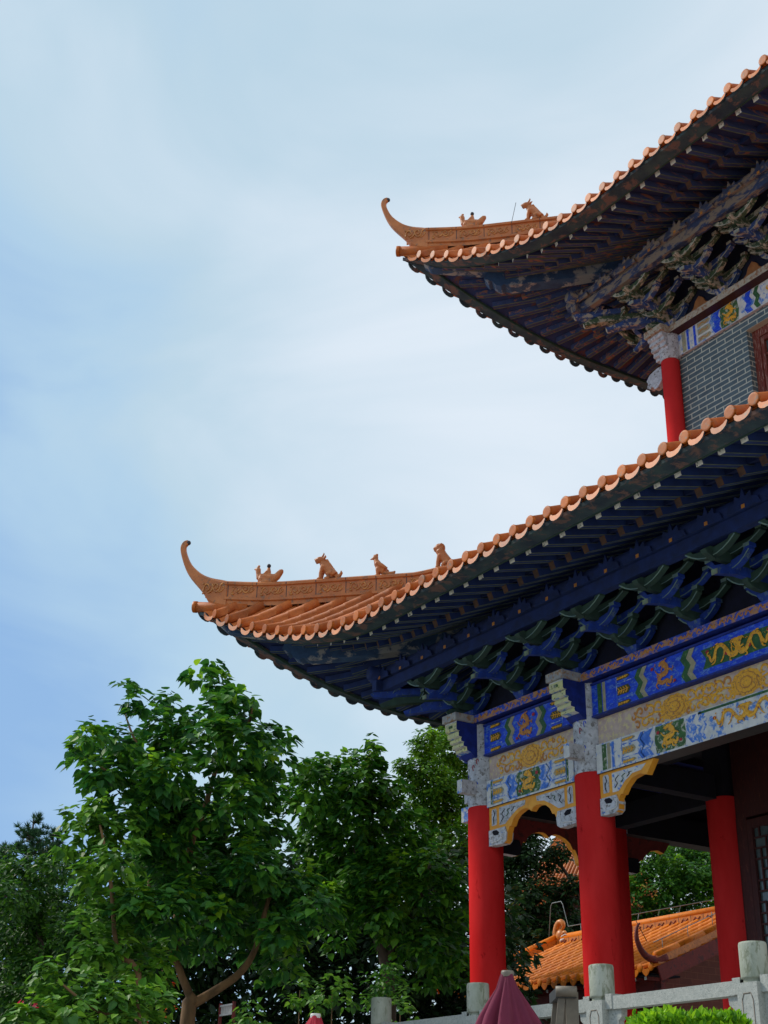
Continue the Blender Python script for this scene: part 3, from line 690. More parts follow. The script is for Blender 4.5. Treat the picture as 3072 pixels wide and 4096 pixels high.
def pattern(b,x0,x1,z0,z1,y,style,lng):
    if style=='u': g,zg1,zg2,fld,gd,tk,tkb=BLUE,GREEN,CREAM,BLUE,GOLDO,GOLD,TOKEN
    else: g,zg1,zg2,fld,gd,tk,tkb=WHITE,PALEB,WHITE,FGREEN,GOLD,GOLD,CREAM
    L=x1-x0; mid=(x0+x1)/2
    def half(fl):
        xe=x0 if fl==1 else x1
        F=lambda a: xe+fl*a
        def ZZ(a,wd,m,lay,ph=1):
            zig(b,F(a) if fl==1 else F(a)-wd-.0,wd,z0,z1,y,m,lay,amp=.085*fl,ph=ph)
        a=.02
        if lng:
            for aa,wd,m in ((.12,.10,FGREEN if style=='l' else GREEN),(.24,.07,CREAM)):
                p,q=sorted((F(aa),F(aa+wd))); flat(b,[(p,z0),(q,z0),(q,z1),(p,z1)],y,m,1)
            if style=='l':
                p,q=sorted((F(.34),F(.40))); flat(b,[(p,z0),(q,z0),(q,z1),(p,z1)],y,PALEB,1)
            a=.58
        else:
            if style=='l':
                p,q=sorted((F(.10),F(.17))); flat(b,[(p,z0),(q,z0),(q,z1),(p,z1)],y,FGREEN,1)
            a=.16
        p,q=sorted((F(a-.012),F(a))); flat(b,[(p,z0),(q,z0),(q,z1),(p,z1)],y,PALEB,2)
        tokens(b,F(a+.01),.30,z0,z1,y,tk,tkb,fl)
        return F,ZZ,a
    for fl in (1,-1):
        F,ZZ,a=half(fl)
        ZZ(a+.40,.11,zg1,1); ZZ(a+.51,.10,zg2 if style=='u' else PALEB,2)
        if style=='l': ZZ(a+.34,.08,PALEB,1)
        if lng:
            xc=F(a+1.05)
            if style=='l': p=.30; flat(b,[(xc-p,z0),(xc+p,z0),(xc+p+.03,(z0+z1)/2),(xc+p,z1),(xc-p,z1),(xc-p-.03,(z0+z1)/2)],y,FGREEN,1)
            sitdragon(b,xc,(z0+z1)/2,.50,(z1-z0)*1.0,y,gd if style=='u' else GOLD,fl)
            dot(b,xc-.24,z1-.10,.035,y,DOTR); dot(b,xc+.22,z0+.10,.03,y,DOTR)
            ZZ(a+1.40,.13,zg1,1); ZZ(a+1.53,.11,zg2,2)
            if style=='l': ZZ(a+1.64,.08,PALEB,1)
            st=a+1.85
            if style=='u' and fl==1:
                pts=[(F(st),z0+.10),(F(st+.08),(z0+z1)/2),(F(st-.02),z1-.09)]
                far=x1-st
                flat(b,pts+[(far+.02,z1-.09),(far-.08,(z0+z1)/2),(far,z0+.10)],y,GREEN,1)
            xc=F(st+.50)
            rundragon(b,xc,(z0+z1)/2,.82,(z1-z0)*.72,y,GOLD,fl)
            dot(b,F(st+.12),z1-.15,.035,y,DOTR); dot(b,F(st+.93),z0+.22,.035,y,DOTR)
    if not lng:
        if style=='l': flat(b,[(mid-.30,z0),(mid+.30,z0),(mid+.34,(z0+z1)/2),(mid+.30,z1),(mid-.30,z1),(mid-.34,(z0+z1)/2)],y,FGREEN,1)
        sitdragon(b,mid,(z0+z1)/2,.52,(z1-z0)*1.0,y,gd,1)
        dot(b,mid+.24,z1-.10,.04,y,DOTR); dot(b,mid-.22,z0+.08,.03,y,DOTR); dot(b,mid-.2,z1-.2,.03,y,PALEB)
    else:
        dot(b,mid,(z0+z1)/2,.05,y,GOLD)
        for i in range(6): ribbon(b,[(mid+rnd.uniform(-.12,.12),(z0+z1)/2+rnd.uniform(-.12,.12)),(mid+rnd.uniform(-.14,.14),(z0+z1)/2+rnd.uniform(-.12,.15))],.03,.01,y,GOLD)
def spiral(b,cx,cz,r,y,m,fl,w_=.028,st=0):
    ribbon(b,[(cx+fl*r*(1-k/9)*math.cos(st+k*.75),cz+r*(1-k/9)*math.sin(st+k*.75)) for k in range(8)],w_,w_*.6,y,m,1)
def floral(b,x0,x1,z0,z1,y,centres):
    zc=(z0+z1)/2; h=z1-z0
    for c in centres:
        # layered peony
        for rr,lay,m in ((.29,1,GOLD),(.205,2,GOLDO),(.19,3,GOLD),(.12,4,GOLDO),(.10,5,GOLD)):
            k=12; flat(b,[(c+rr*math.cos(a*math.pi*2/k/2)*(1.0+.08*(a%2)),zc+min(rr*.72,h*.46)*math.sin(a*math.pi/k)*(1+.08*(a%2))) for a in range(2*k)],y,m,lay)
        for fl in (-1,1):
            for (dx,dz,r,st) in ((.34,.09,.09,0),(.38,-.10,.08,2),(.52,.05,.11,1),(.50,-.12,.07,0),(.66,-.06,.10,3),(.74,.09,.08,0),(.82,-.10,.07,1),(.90,.05,.07,2),(.62,.13,.05,2),(.28,-.14,.05,1)):
                X=c+fl*dx
                if x0+.05<X-r and X+r<x1-.05: spiral(b,X,zc+dz,r,y,GOLD if rnd.random()<.75 else GOLDO,fl,.045,st)
            xe=c+fl*.85
            if x0<xe<x1: ribbon(b,[(c+fl*.25,zc-.02),(c+fl*.45,zc+.02),(c+fl*.65,zc-.02),(xe,zc+.05)],.035,.02,y,GOLD,2)
def front_beams(x0,x1,lng):  # backs and lower underside near-black, interior shade put into the colour
    out=[]
    L=x1-x0
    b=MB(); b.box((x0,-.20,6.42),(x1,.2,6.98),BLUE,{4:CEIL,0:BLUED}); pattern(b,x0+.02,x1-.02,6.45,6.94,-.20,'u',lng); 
    b.box((x0,-.225,6.945),(x1,-.201,6.979),BLUED); b.box((x0,-.225,6.421),(x1,-.201,6.449),BLUED)
    out.append(b.build('upper_beam'))
    b=MB(); b.box((x0,-.10,5.985),(x1,.10,6.415),MAUVE,{4:CEIL})
    mid=(x0+x1)/2
    floral(b,x0,x1,6.0,6.40,-.10,[mid] if not lng else [x0+1.72,mid,x1-1.72]); out.append(b.build('floral_board'))
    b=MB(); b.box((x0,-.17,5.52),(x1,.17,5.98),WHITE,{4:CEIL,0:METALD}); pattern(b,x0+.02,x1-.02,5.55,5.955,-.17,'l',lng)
    if lng: flat(b,[(x0+2.25,5.93),(x1-2.25,5.93),(x1-2.25,5.965),(x0+2.25,5.965)],-.17,GREEN,2); 
    out.append(b.build('lower_beam'))
    return out
def queti(pts,x0,x1,mirror_x=None):
    pass
def arch_panel(full,xa,xb):  # backs take dark colours, the gallery's shade painted on them
    "cusped arch panel between two columns (full) or a single wing bracket"
    b=MB()
    if full:
        m_=(xa+xb)/2; half=[(xa,5.52),(xa,4.88),(xa+.42,4.86),(xa+.475,4.90),(xa+.50,5.03),(xa+.55,5.12),(xa+.60,5.12),(xa+.66,5.22),(xa+.76,5.29),(xa+.90,5.335),(xa+1.0,5.34),(xa+1.07,5.32),(m_,5.265)]
        other=[(xa+xb-p,z) for p,z in half[::-1][1:]]
        out=half+other
        b.prism(out,'y',-.13,-.02,YEL,(YEL,SOFF))
        wings=[(xa,1),(xb,-1)]
    else:
        wings=[(xa,1 if xb>xa else -1)]
        s=wings[0][1]
        out=[(xa,5.52),(xa,4.88),(xa+s*.36,4.87),(xa+s*.40,4.92),(xa+s*.41,5.07),(xa+s*.45,5.12),(xa+s*.50,5.12),(xa+s*.58,5.22),(xa+s*.72,5.32),(xa+s*.9,5.35),(xa+s*1.05,5.31),(xa+s*1.22,5.52)]
        b.prism(out,'y',-.13,-.02,YEL,(YEL,SOFF))
    for x,s in wings:
        F=lambda a:x+s*a
        flat(b,[(F(.07),5.20),(F(.20),5.20),(F(.21),5.25),(F(.21),5.44),(F(.19),5.48),(F(.09),5.48),(F(.07),5.44)],-.13,WGREY,1)
        if full: pp=[(F(.28),5.18),(F(.44),5.18),(F(.62),5.29),(F(.80),5.375),(F(.98),5.40),(F(1.0),5.48),(F(.28),5.48)]
        else: pp=[(F(.28),5.18),(F(.42),5.18),(F(.56),5.30),(F(.74),5.39),(F(.94),5.40),(F(1.05),5.48),(F(.28),5.48)]
        flat(b,pp,-.13,WHITE if not full else WGREY,1)
        for k in range(3): ribbon(b,[(F(.34+.14*k),5.24+.06*k),(F(.40+.14*k),5.30+.05*k),(F(.36+.15*k),5.36+.03*k),(F(.44+.15*k),5.42)],.012,.008,-.13,GREEN if k%2 else CEIL,2)
        ribbon(b,[(F(.14),5.22),(F(.12),5.32),(F(.16),5.38),(F(.13),5.46)],.012,.008,-.13,CEIL,2)
        w_=.47 if full else .39
        q=[(x,5.13),(x,4.865),(F(w_-.08),4.855),(F(w_),4.90),(F(w_+.02),5.02),(F(w_-.02),5.13)]
        if s<0: q=q[::-1]
        b.prism(q,'y',-.15,-.0,WGREY,(WGREY,CEIL))
        flat(b,[(F(.10),5.09),(F(.14),5.03),(F(.26),5.02),(F(.29),5.06),(F(.22),5.11),(F(.12),5.11)],-.15,CEIL,1)
        ribbon(b,[(F(.04),4.9),(F(.22),4.92),(F(.36),4.94),(F(.38),5.05)],.02,.015,-.15,WHITE,2)
    return b.build('arch_panel' if full else 'bracket_wing')
facade=[]
facade+=front_beams(.28,GW-.28,False); facade+=front_beams(GW+.28,GW+6.88-.28,True)
facade+=front_beams(W-GW+.28,W-.28,False)
facade.append(arch_panel(True,.29,GW-.29)); facade.append(arch_panel(True,W-GW+.29,W-.29))
facade.append(arch_panel(False,GW+.29,9)); facade.append(arch_panel(False,W-GW-.29,0))
b=MB(); b.box((-.35,-.33,7.02),(W-.0-.36,.33,7.16),STRIP,{0:BLUED,4:CEIL});  # near-black back, again interior shade as colour
for i in range(60):
    x=.25+i*.2+rnd.uniform(-.05,.05); ribbon(b,[(x,7.06),(x+.05,7.12),(x+.10,7.07),(x+.14,7.11)],.03,.018,-.33,GOLDO,1)
facade.append(b.build('cloud_strip'))
def console(x,prot=1.0,wd=.17):
    b=MB()
    prof=[(.0,7.018),(-.69,7.018),(-.70,6.99),(-.70,6.87),(-.68,6.85),(-.62,6.85),(-.65,6.83),(-.65,6.75),(-.58,6.74),(-.60,6.72),(-.60,6.67),(-.53,6.66),(-.55,6.64),(-.55,6.59),(-.47,6.58),(-.48,6.56),(-.47,6.52),(-.38,6.50),(-.30,6.42),(-.0,6.42)]
    n=len(prof); ms=[BLUED]+[STEPP if i%2==1 or True else CREAM for i in range(1,n-2)]+[BLUED,BLUED]
    b.prism(prof[::-1],'x',x-wd,x+wd,BLUED,BLUED,[BLUED,BLUED]+[STEPP if k%3 else WHITE for k in range(n-4)]+[BLUED,BLUED])
    b.box((x-wd-.03,-.74,7.022),(x+wd+.03,-.335,7.158),SLABP)
    for zz in (6.93,6.79,6.7): flat(b,[(x-.06,zz-.025),(x+.06,zz-.025),(x+.06,zz+.025),(x-.06,zz+.025)],-.702,FGREEN,1) if zz>6.9 else None
    return b.build('console')
def stub(x):
    b=MB(); b.box((x-.07,-.58,5.77),(x+.07,-.2,6.0),WGREY,{2:WHITE}); return b.build('beam_end')
for x in COLX: facade.append(console(x-.03 if x<1 else (x if x<12 else x+.03))); facade.append(stub(x+.05 if x<6 else x-.05))
b=MB(); b.box((-.55,-.11,5.42),(-.27,.11,5.67),WGREY,{2:WHITE}); facade.append(b.build('beam_end'))

# bracket sets
def boat(b,cx,cy,z,L,h,ax,m,ml,th=.1):
    "curved bracket arm: ax 'x' runs along the facade, 'y' sticks out"
    n=8; bot=[];top=[]
    for k in range(n+1):
        t=-1+2*k/n; bot.append((t*L/2,h*1.1*abs(t)**2.1))
    top=[(L/2,h*1.35),(L/2-.10,h*1.35),(L/2-.15,h*.95),(0,h*.7),(-L/2+.15,h*.95),(-L/2+.10,h*1.35),(-L/2,h*1.35)]
    prof=[(a,c) for a,c in bot]+top
    if ax=='x':
        b.prism([(cx+a,z+c) for a,c in prof],'y',cy-th/2,cy+th/2,m)
        # pale outline along the lower edge
        for k in range(n):
            (a0,c0),(a1,c1)=bot[k],bot[k+1]
            b.add([(cx+a0,cy-th/2-.003,z+c0),(cx+a1,cy-th/2-.003,z+c1),(cx+a1*.95,cy-th/2-.003,z+c1+.013),(cx+a0*.95,cy-th/2-.003,z+c0+.013)],[(0,1,2,3)],ml)
        for s in (-1,1): b.box((cx+s*(L/2-.035)-.055,cy-.07,z+h*1.35),(cx+s*(L/2-.035)+.055,cy+.07,z+h*1.35+.055),m,{2:ml})
def bset(bm_,gm_,lm_,em_):
    "one bracket set at the origin (base on z=0, wall plane y=0, sticks out to -y)"
    parts=[]
    b=MB(); v=[(-.09,-.09,0),(.09,-.09,0),(.09,.09,0),(-.09,.09,0),(-.14,-.14,.12),(.14,-.14,.12),(.14,.14,.12),(-.14,.14,.12)]
    b.add(v,[(0,3,2,1),(4,5,6,7),(0,1,5,4),(1,2,6,5),(2,3,7,6),(3,0,4,7)],bm_)
    base=b
    arms=[]
    spec=[(0,.09,.78,.17,bm_),(0,.30,1.26,.19,gm_),(-.37,.19,.80,.18,gm_),(-.37,.41,1.28,.18,bm_),(-.74,.30,.80,.17,bm_),(-.74,.52,1.28,.15,gm_),(-1.08,.42,.96,.16,gm_)]
    for y,z,L,h,m in spec:
        a=MB(); boat(a,0,y,z,L,h,'x',m,lm_); arms.append(('bracket_arm',a))
    k=0
    for (y1,z,m) in ((-.50,.12,gm_),(-.88,.25,bm_),(-1.22,.40,gm_)):
        a=MB()
        prof=[(.15,z+.13),(.15,z),(y1+.22,z),(y1+.10,z+.02),(y1+.02,z+.07),(y1,z+.13)]
        if k==1: prof=[(.15,z+.13),(.15,z),(y1+.2,z-.0),(y1-.18,z-.07),(y1-.20,z-.01),(y1-.02,z+.09),(y1+.1,z+.15)]
        if k==2: prof=[(.15,z+.15),(.15,z),(y1+.25,z),(y1+.16,z+.02),(y1+.14,z-.02),(y1-.02,z+.05),(y1-.05,z+.10),(y1+.05,z+.16)]
        a.prism(prof,'x',-.05,.05,m)
        if k==1: a.box((-.052,y1-.21,z-.075),(.052,y1-.19,z-.005),em_)
        arms.append(('bracket_beak' if k else 'bracket_arm',a)); k+=1
    return base,arms
def place_sets(xs,z,y,mm):
    base,arms=bset(*mm); bo=base.build('bracket_set'); ch=[]
    for nm,a in arms:
        c=a.build(nm,bo)
    bo.matrix_basis=TM@Matrix.Translation((xs[0],y,z)); bo.parent=temple
    out=[bo]
    for x in xs[1:]:
        c=bo.copy(); col.objects.link(c); c.parent=temple; c.matrix_basis=TM@Matrix.Translation((x,y,z)); out.append(c)
        for q in bo.children:
            d=q.copy(); col.objects.link(d); d.parent=c
    return out
SETX=[0,1.43,GW]+[GW+6.88*k/5 for k in (1,2,3,4)]+[W-GW,W-1.43]
# front and left sides are the ones seen; a set carries ten pieces
sets=place_sets(SETX,7.16,-.2,(BKB,BKG,BKL,BKE))
usx=[GW+6.88*k/5 for k in range(6)]
usets=place_sets(usx,14.84,2.66,(UKB,UKG,UKL,UKL))
def side_copy(lst,k):
    for o in lst:
        c=o.copy(); col.objects.link(c); c.parent=temple; c.matrix_basis=TM@rotM(k)@TM.inverted()@o.matrix_basis
        for q in o.children:
            d=q.copy(); col.objects.link(d); d.parent=c
side_copy([s for s,x in zip(sets,SETX) if x>8 or True][1:],1)
side_copy(usets[1:],1)
# diagonal corner brackets
def corner_set(mm,O,z):
    g=MB(); bm_,gm_,lm_,em_=mm
    for (r,zz,ext,m) in ((.5,.12,.0,gm_),(1.0,.25,.28,bm_),(1.5,.40,.22,gm_),(1.9,.52,.0,bm_)):
        prof=[(.2,zz+.14),(.2,zz),(-r+.25,zz),(-r-ext,zz-.06 if ext else zz+.04),(-r-ext-.03,zz+.0 if ext else zz+.08),(-r-.02,zz+.09),(-r+.1,zz+.16)]
        n=len(prof); w_=.07
        v=[Vector((O,O,z))+D*a+Vector((0,0,c))-NRM*w_ for a,c in prof]+[Vector((O,O,z))+D*a+Vector((0,0,c))+NRM*w_ for a,c in prof]
        g.add(v,[tuple(range(n)),tuple(range(2*n-1,n-1,-1))]+[(i,n+i,n+(i+1)%n,(i+1)%n) for i in range(n)],[m]*2+[m,m,m,em_,em_,m,m])
    for r,zz in ((.5,.28),(1.0,.42),(1.5,.55)):
        q=r/math.sqrt(2)
        for ax in (0,1):
            P=[]
            for (a0,m) in ((-.45,bm_),):
                boat(g,O-q-.12 if ax==0 else 0,O-q if ax==0 else 0,z+zz,.6,.12,'x',gm_ if r==1.0 else bm_,lm_) if ax==0 else None
    o=g.build('corner_bracket'); TP(o); return o
c1=corner_set((BKB,BKG,BKL,BKE),-.1,7.14); c2=corner_set((UKB,UKG,UKL,UKL),2.76,14.82)
side_copy([c1,c2],1); side_copy([c1,c2],3)
# eave purlins with hanging scroll board, infill boards
def purlin(off,z,mP,mS,mI,mO,up):
    b=MB(); x0=off-1.5; x1=W-off+1.5; y=off-1.3
    b.box((x0,y-.07,z),(x1,y+.07,z+.2),mP); b.tube([(x0-.1,y,z+.33),(x1+.1,y,z+.33)],.13,mP,10)
    nn=int((x1-x0)/.69)
    a=b.build('eave_purlin')
    b=MB()
    x=x0+.3
    while x<x1-.3:
        pts=[(x-.30,z+.20),(x-.26,z+.30),(x-.16,z+.33),(x-.14,z+.42),(x-.05,z+.36),(x,z+.50),(x+.05,z+.36),(x+.14,z+.42),(x+.16,z+.33),(x+.26,z+.30),(x+.30,z+.20)]
        b.prism(pts,'y',y-.16,y-.13,mS); b.box((x-.03,y-.165,z+.205),(x+.03,y-.161,z+.26),GOLDO)
        x+=.69
    s=b.build('scroll_board')
    b=MB(); b.box((off+.02-(0 if not up else 0),off-.06+.0,z-.62),(W-off,off+.02,z+1.1),mI)
    if up:
        for i in range(5):
            xm=GW+6.88*(i+.5)/5; 
            b.prism([(xm-.36,z-.61),(xm+.36,z-.61),(xm+.26,z-.48),(xm+.16,z-.42),(xm+.10,z-.30),(xm,z-.22),(xm-.10,z-.30),(xm-.16,z-.42),(xm-.26,z-.48)],'y',off-.10,off-.062,mO)
    i_=b.build('infill_board')
    return [a,s,i_]
P1=purlin(0,7.78,PURB,PURB,INFD,INFO,False)
P2=purlin(2.8,15.46,UPUR,UPUR,INFD,INFO,True)
for o in facade: TP(o)
for o in P1+P2: TP(o)
for k in (1,2,3): side_copy(facade+P1+P2,k)

# ------------------------------------------------------------------ gallery interior, hall walls
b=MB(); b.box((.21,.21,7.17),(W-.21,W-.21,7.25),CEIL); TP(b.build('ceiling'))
for (p,q) in (((0,0),(0,1)),):
    pass
for x in (GW,W-GW):
    for (a,c) in ((.3,GW-.28),):
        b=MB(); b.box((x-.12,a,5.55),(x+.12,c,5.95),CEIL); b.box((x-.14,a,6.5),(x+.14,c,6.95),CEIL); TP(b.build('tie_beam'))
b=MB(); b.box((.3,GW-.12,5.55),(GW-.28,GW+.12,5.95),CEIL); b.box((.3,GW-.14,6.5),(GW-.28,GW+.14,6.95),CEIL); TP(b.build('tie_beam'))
# hall wall (front, left) with lattice doors
hall=MB(); a=GW+.29; c=W-GW-.29
hall.box((a,GW-.05,5.2),(c,GW+.1,7.16),DOORM); hall.box((a,GW-.06,.6),(a+.22,GW+.08,5.2),DOORM); hall.box((c-.22,GW-.06,.6),(c,GW+.08,5.2),DOORM)
hw=hall.build('hall_wall'); TP(hw)
hall=MB(); hall.box((GW-.1,GW+.3,.6),(GW+.1,W-GW-.3,7.16),DOORM); hall.box((W-GW-.1,GW+.3,.6),(W-GW+.1,W-GW-.3,7.16),DOORM); hall.box((GW+.3,W-GW-.1,.6),(W-GW-.3,W-GW+.1,7.16),DOORM); TP(hall.build('hall_wall'))
def lattice_door(x0,x1):
    b=MB(); y=GW-.03; z0,z1=.65,5.15
    for (p,q) in ((x0,x0+.11),(x1-.11,x1)): b.box((p,y-.03,z0),(q,y+.04,z1),DOORM)
    for (p,q) in ((z0,z0+.15),(1.75,1.95),(z1-.14,z1)): b.box((x0+.11,y-.028,p),(x1-.11,y+.038,q),DOORM)
    b.box((x0+.11,y+.0,z0+.15),(x1-.11,y+.02,1.75),DOORM)
    o=b.build('door'); TP(o)
    l=MB(); xa,xb=x0+.11,x1-.11; n=4; za,zb=1.95,z1-.14; m=int((zb-za)/.17)
    for i in range(n+1):
        xx=xa+(xb-xa)*i/n
        for j in range(m):
            if (i*3+j*2)%5!=0: l.box((xx-.014,y-.015,za+(zb-za)*j/m),(xx+.014,y+.012,za+(zb-za)*(j+1)/m),DOORM)
    for j in range(m+1):
        zz=za+(zb-za)*j/m
        for i in range(n):
            if (i*2+j*3)%7!=0: l.box((xa+(xb-xa)*i/n,y-.017,zz-.014),(xa+(xb-xa)*(i+1)/n,y+.010,zz+.014),DOORM)
    q=l.build('door_lattice'); q.parent=o
    g=MB(); g.box((xa,y+.02,za),(xb,y+.03,zb),DGLASS); g.build('door_glass',o)
nd=8; dw=(c-.22-a-.22)/nd
for i in range(nd): lattice_door(a+.22+i*dw+.005,a+.22+(i+1)*dw-.005)

# upper storey: brick walls with a window in each face, painted beam, strip
b=MB(); z0,z1=11.2,14.22; wx0,wx1=4.54,W-4.54
b.box((GW-.07,2.79,z0),(wx0,3.05,z1),BRICK); b.box((wx1,2.79,z0),(W-GW-.20,3.05,z1),BRICK); b.box((wx0,2.79,13.97),(wx1,3.05,z1),BRICK); b.box((wx0,2.79,z0),(wx1,3.05,12.0),BRICK)
uw=b.build('brick_wall'); TP(uw)
b=MB(); yy=2.93
b.box((wx0+.002,yy,12.0),(wx0+.16,yy+.1,13.968),FRAME); b.box((wx1-.16,yy,12.0),(wx1-.002,yy+.1,13.968),FRAME); b.box((wx0+.16,yy,13.80),(wx1-.16,yy+.1,13.968),FRAME)
for i in range(6):
    xa=wx0+.17+(wx1-wx0-.34)*i/6; xb=xa+(wx1-wx0-.34)/6-.01
    b.box((xa,yy+.02,12.0),(xa+.07,yy+.08,13.79),FRAME); b.box((xb-.07,yy+.02,12.0),(xb,yy+.08,13.79),FRAME); b.box((xa+.07,yy+.02,13.70),(xb-.07,yy+.08,13.79),FRAME)
    for j in range(5): b.box((xa+.07,yy+.04,12.2+j*.3),(xb-.07,yy+.06,12.23+j*.3),FRAME)
    b.box(((xa+xb)/2-.012,yy+.042,12.0),((xa+xb)/2+.012,yy+.058,13.70),FRAME)
b.box((wx0+.17,yy+.085,12.0),(wx1-.17,yy+.095,13.79),DGLASS)
uf=b.build('window'); TP(uf)
b=MB(); b.box((GW-.13,2.72,14.225),(W-GW-.20,3.05,14.69),WHITE,{0:WGREY})
y=2.72
def vb(xa,xb,m,l=1): flat(b,[(xa,14.24),(xb,14.24),(xb,14.68),(xa,14.68)],y,m,l)
for mir in (0,1):
    X=(lambda v:v) if not mir else (lambda v:W-v)
    def vb2(p,q,m): p,q=sorted((X(p),X(q))); vb(p,q,m)
    vb2(3.0,3.10,CREAM); vb2(3.13,3.19,BLUE); vb2(3.31,3.37,BLUE)
    for zc,hh in ((14.31,.10),(14.47,.13),(14.62,.10)):
        flat(b,[(X(3.42),zc-hh/2),(X(3.72),zc-hh/2),(X(3.77),zc),(X(3.72),zc+hh/2),(X(3.42),zc+hh/2)],y,CREAM,1)
        ribbon(b,[(X(3.46),zc-.02),(X(3.55),zc+.02),(X(3.64),zc-.02),(X(3.70),zc+.01)],.02,.015,y,GOLDO,2)
    zx=X(3.80) ; s=1 if not mir else -1
    zig(b,min(zx,zx+s*.16),.17,14.24,14.68,y,BLUE,2,amp=.06*s,n=5)
    flat(b,[(X(4.03),14.24),(X(4.45),14.24),(X(4.49),14.46),(X(4.45),14.68),(X(4.03),14.68),(X(4.0),14.46)],y,FGREEN,1)
    sitdragon(b,X(4.25),14.46,.46,.46,y,GOLD,s,3)
    zx=X(4.62) ; zig(b,min(zx,zx+s*.14),.14,14.24,14.68,y,BLUE,2,amp=.06*s,n=5)
    zx=X(4.85) ; zig(b,min(zx,zx+s*.10),.10,14.24,14.68,y,GREEN,2,amp=.06*s,n=5)
rundragon(b,5.6,14.46,.9,.40,y,GOLD,1); rundragon(b,7.0,14.46,.9,.40,y,GOLD,-1)
ub=b.build('painted_lintel'); TP(ub)
b=MB(); b.box((GW-.20,2.52,14.70),(W-GW+.0-.2,3.05,14.84),USTRIP,{0:DOORM}); us=b.build('carved_strip'); TP(us)
ucs=[]
for x in (GW-.22,W-GW+.22):
    b=MB(); prof=[(2.65,14.24),(2.65,14.70),(2.36,14.698),(2.35,14.66),(2.36,14.62),(2.40,14.60),(2.39,14.52),(2.44,14.50),(2.43,14.42),(2.49,14.40),(2.48,14.32),(2.54,14.30),(2.54,14.24)]
    b.prism(prof,'x',x-.20,x+.20,WGREY); b.box((x-.24,2.30,14.702),(x+.24,2.52,14.838),USTRIP)
    b.lathe((x+(.07 if x<6 else -.07),2.66,0),[(.185,14.16),(.20,14.2),(.21,14.699)],WGREY,24)
    u_=b.build('column_head'); TP(u_); ucs.append(u_)
b=MB()
b.prism([(a_-.18,c_) for a_,c_ in [(2.50,14.20),(2.30,14.15),(2.20,14.05),(2.24,13.98),(2.20,13.90),(2.28,13.84),(2.36,13.86),(2.40,13.78),(2.5,13.78),(2.62,13.9),(2.62,14.2)]],'y',2.66,2.78,WGREY)
uv=b.build('carved_beam_end'); TP(uv)
side_copy([uw,uf,ub,us,uv],1); side_copy([uw,uf,ub,us],2); side_copy([uw,uf,ub,us],3)
b=MB(); b.box((GW,GW,14.0),(W-GW,W-GW,14.1),CEIL); TP(b.build('ceiling'))

# ------------------------------------------------------------------ stone balustrade
bal=empty('stone_balustrade',(6,-3.95,.6)); tag(bal,'pale granite balustrade with round-topped posts along the terrace edge','balustrade')
BT=Matrix.Translation((-6,3.95,-.6))
PX=[2.86,5.02,7.28,9.50,11.72,13.94,16.2]
def place(o,p): o.parent=p; o.matrix_basis=Matrix.Translation(-p.location)@o.matrix_basis; return o
for i,x in enumerate(PX):
    b=MB(); y=-3.95; h=.13
    b.box((x-.13,y-.13,.6),(x+.13,y+.13,1.60),STONE)
    # chamfered sunken panel outline on the front
    pn=[(x-.07,.75),(x+.07,.75),(x+.07,1.44),(x+.045,1.50),(x-.045,1.50),(x-.07,1.44)]
    for k in range(len(pn)):
        (a_,c_),(p_,q_)=pn[k],pn[(k+1)%len(pn)]; b.tube([(a_,y-.131,c_),(p_,y-.131,q_)],.006,METAL,4)
    o=b.build('post'); place(o,bal)
    q=MB(); q.lathe((x,y,0),[(.115,1.60),(.115,1.635),(.135,1.64),(.137,1.655),(.137,1.955),(.130,1.975),(.118,1.98)],STONEC,28); qq=q.build('post_cap'); qq.parent=o
for i in range(len(PX)-1):
    xa,xb=PX[i]+.13,PX[i+1]-.13; y=-3.95
    b=MB(); b.box((xa,y-.07,1.50),(xb,y+.07,1.635),STONE); 
    b.box((xa,y-.08,1.505),(xa+.10,y+.08,1.66),STONE); b.box((xb-.10,y-.08,1.505),(xb,y+.08,1.66),STONE)
    for s,xx in ((1,xa),(-1,xb)):
        pr=[(xx,1.50),(xx,.95),(xx+s*.05,1.0),(xx+s*.04,1.06),(xx+s*.10,1.12),(xx+s*.12,1.22),(xx+s*.16,1.27),(xx+s*.15,1.38),(xx+s*.20,1.42),(xx+s*.21,1.50)]
        b.prism(pr if s<0 else pr[::-1],'y',y-.04,y+.04,STONE)
    place(b.build('rail'),bal)
    b=MB(); b.box((xa,y-.06,.62),(xb,y+.06,.98),STONE); b.box((xa+.2,y-.075,.68),(xb-.2,y-.061,.92),STONE)
    place(b.build('rail_panel'),bal)

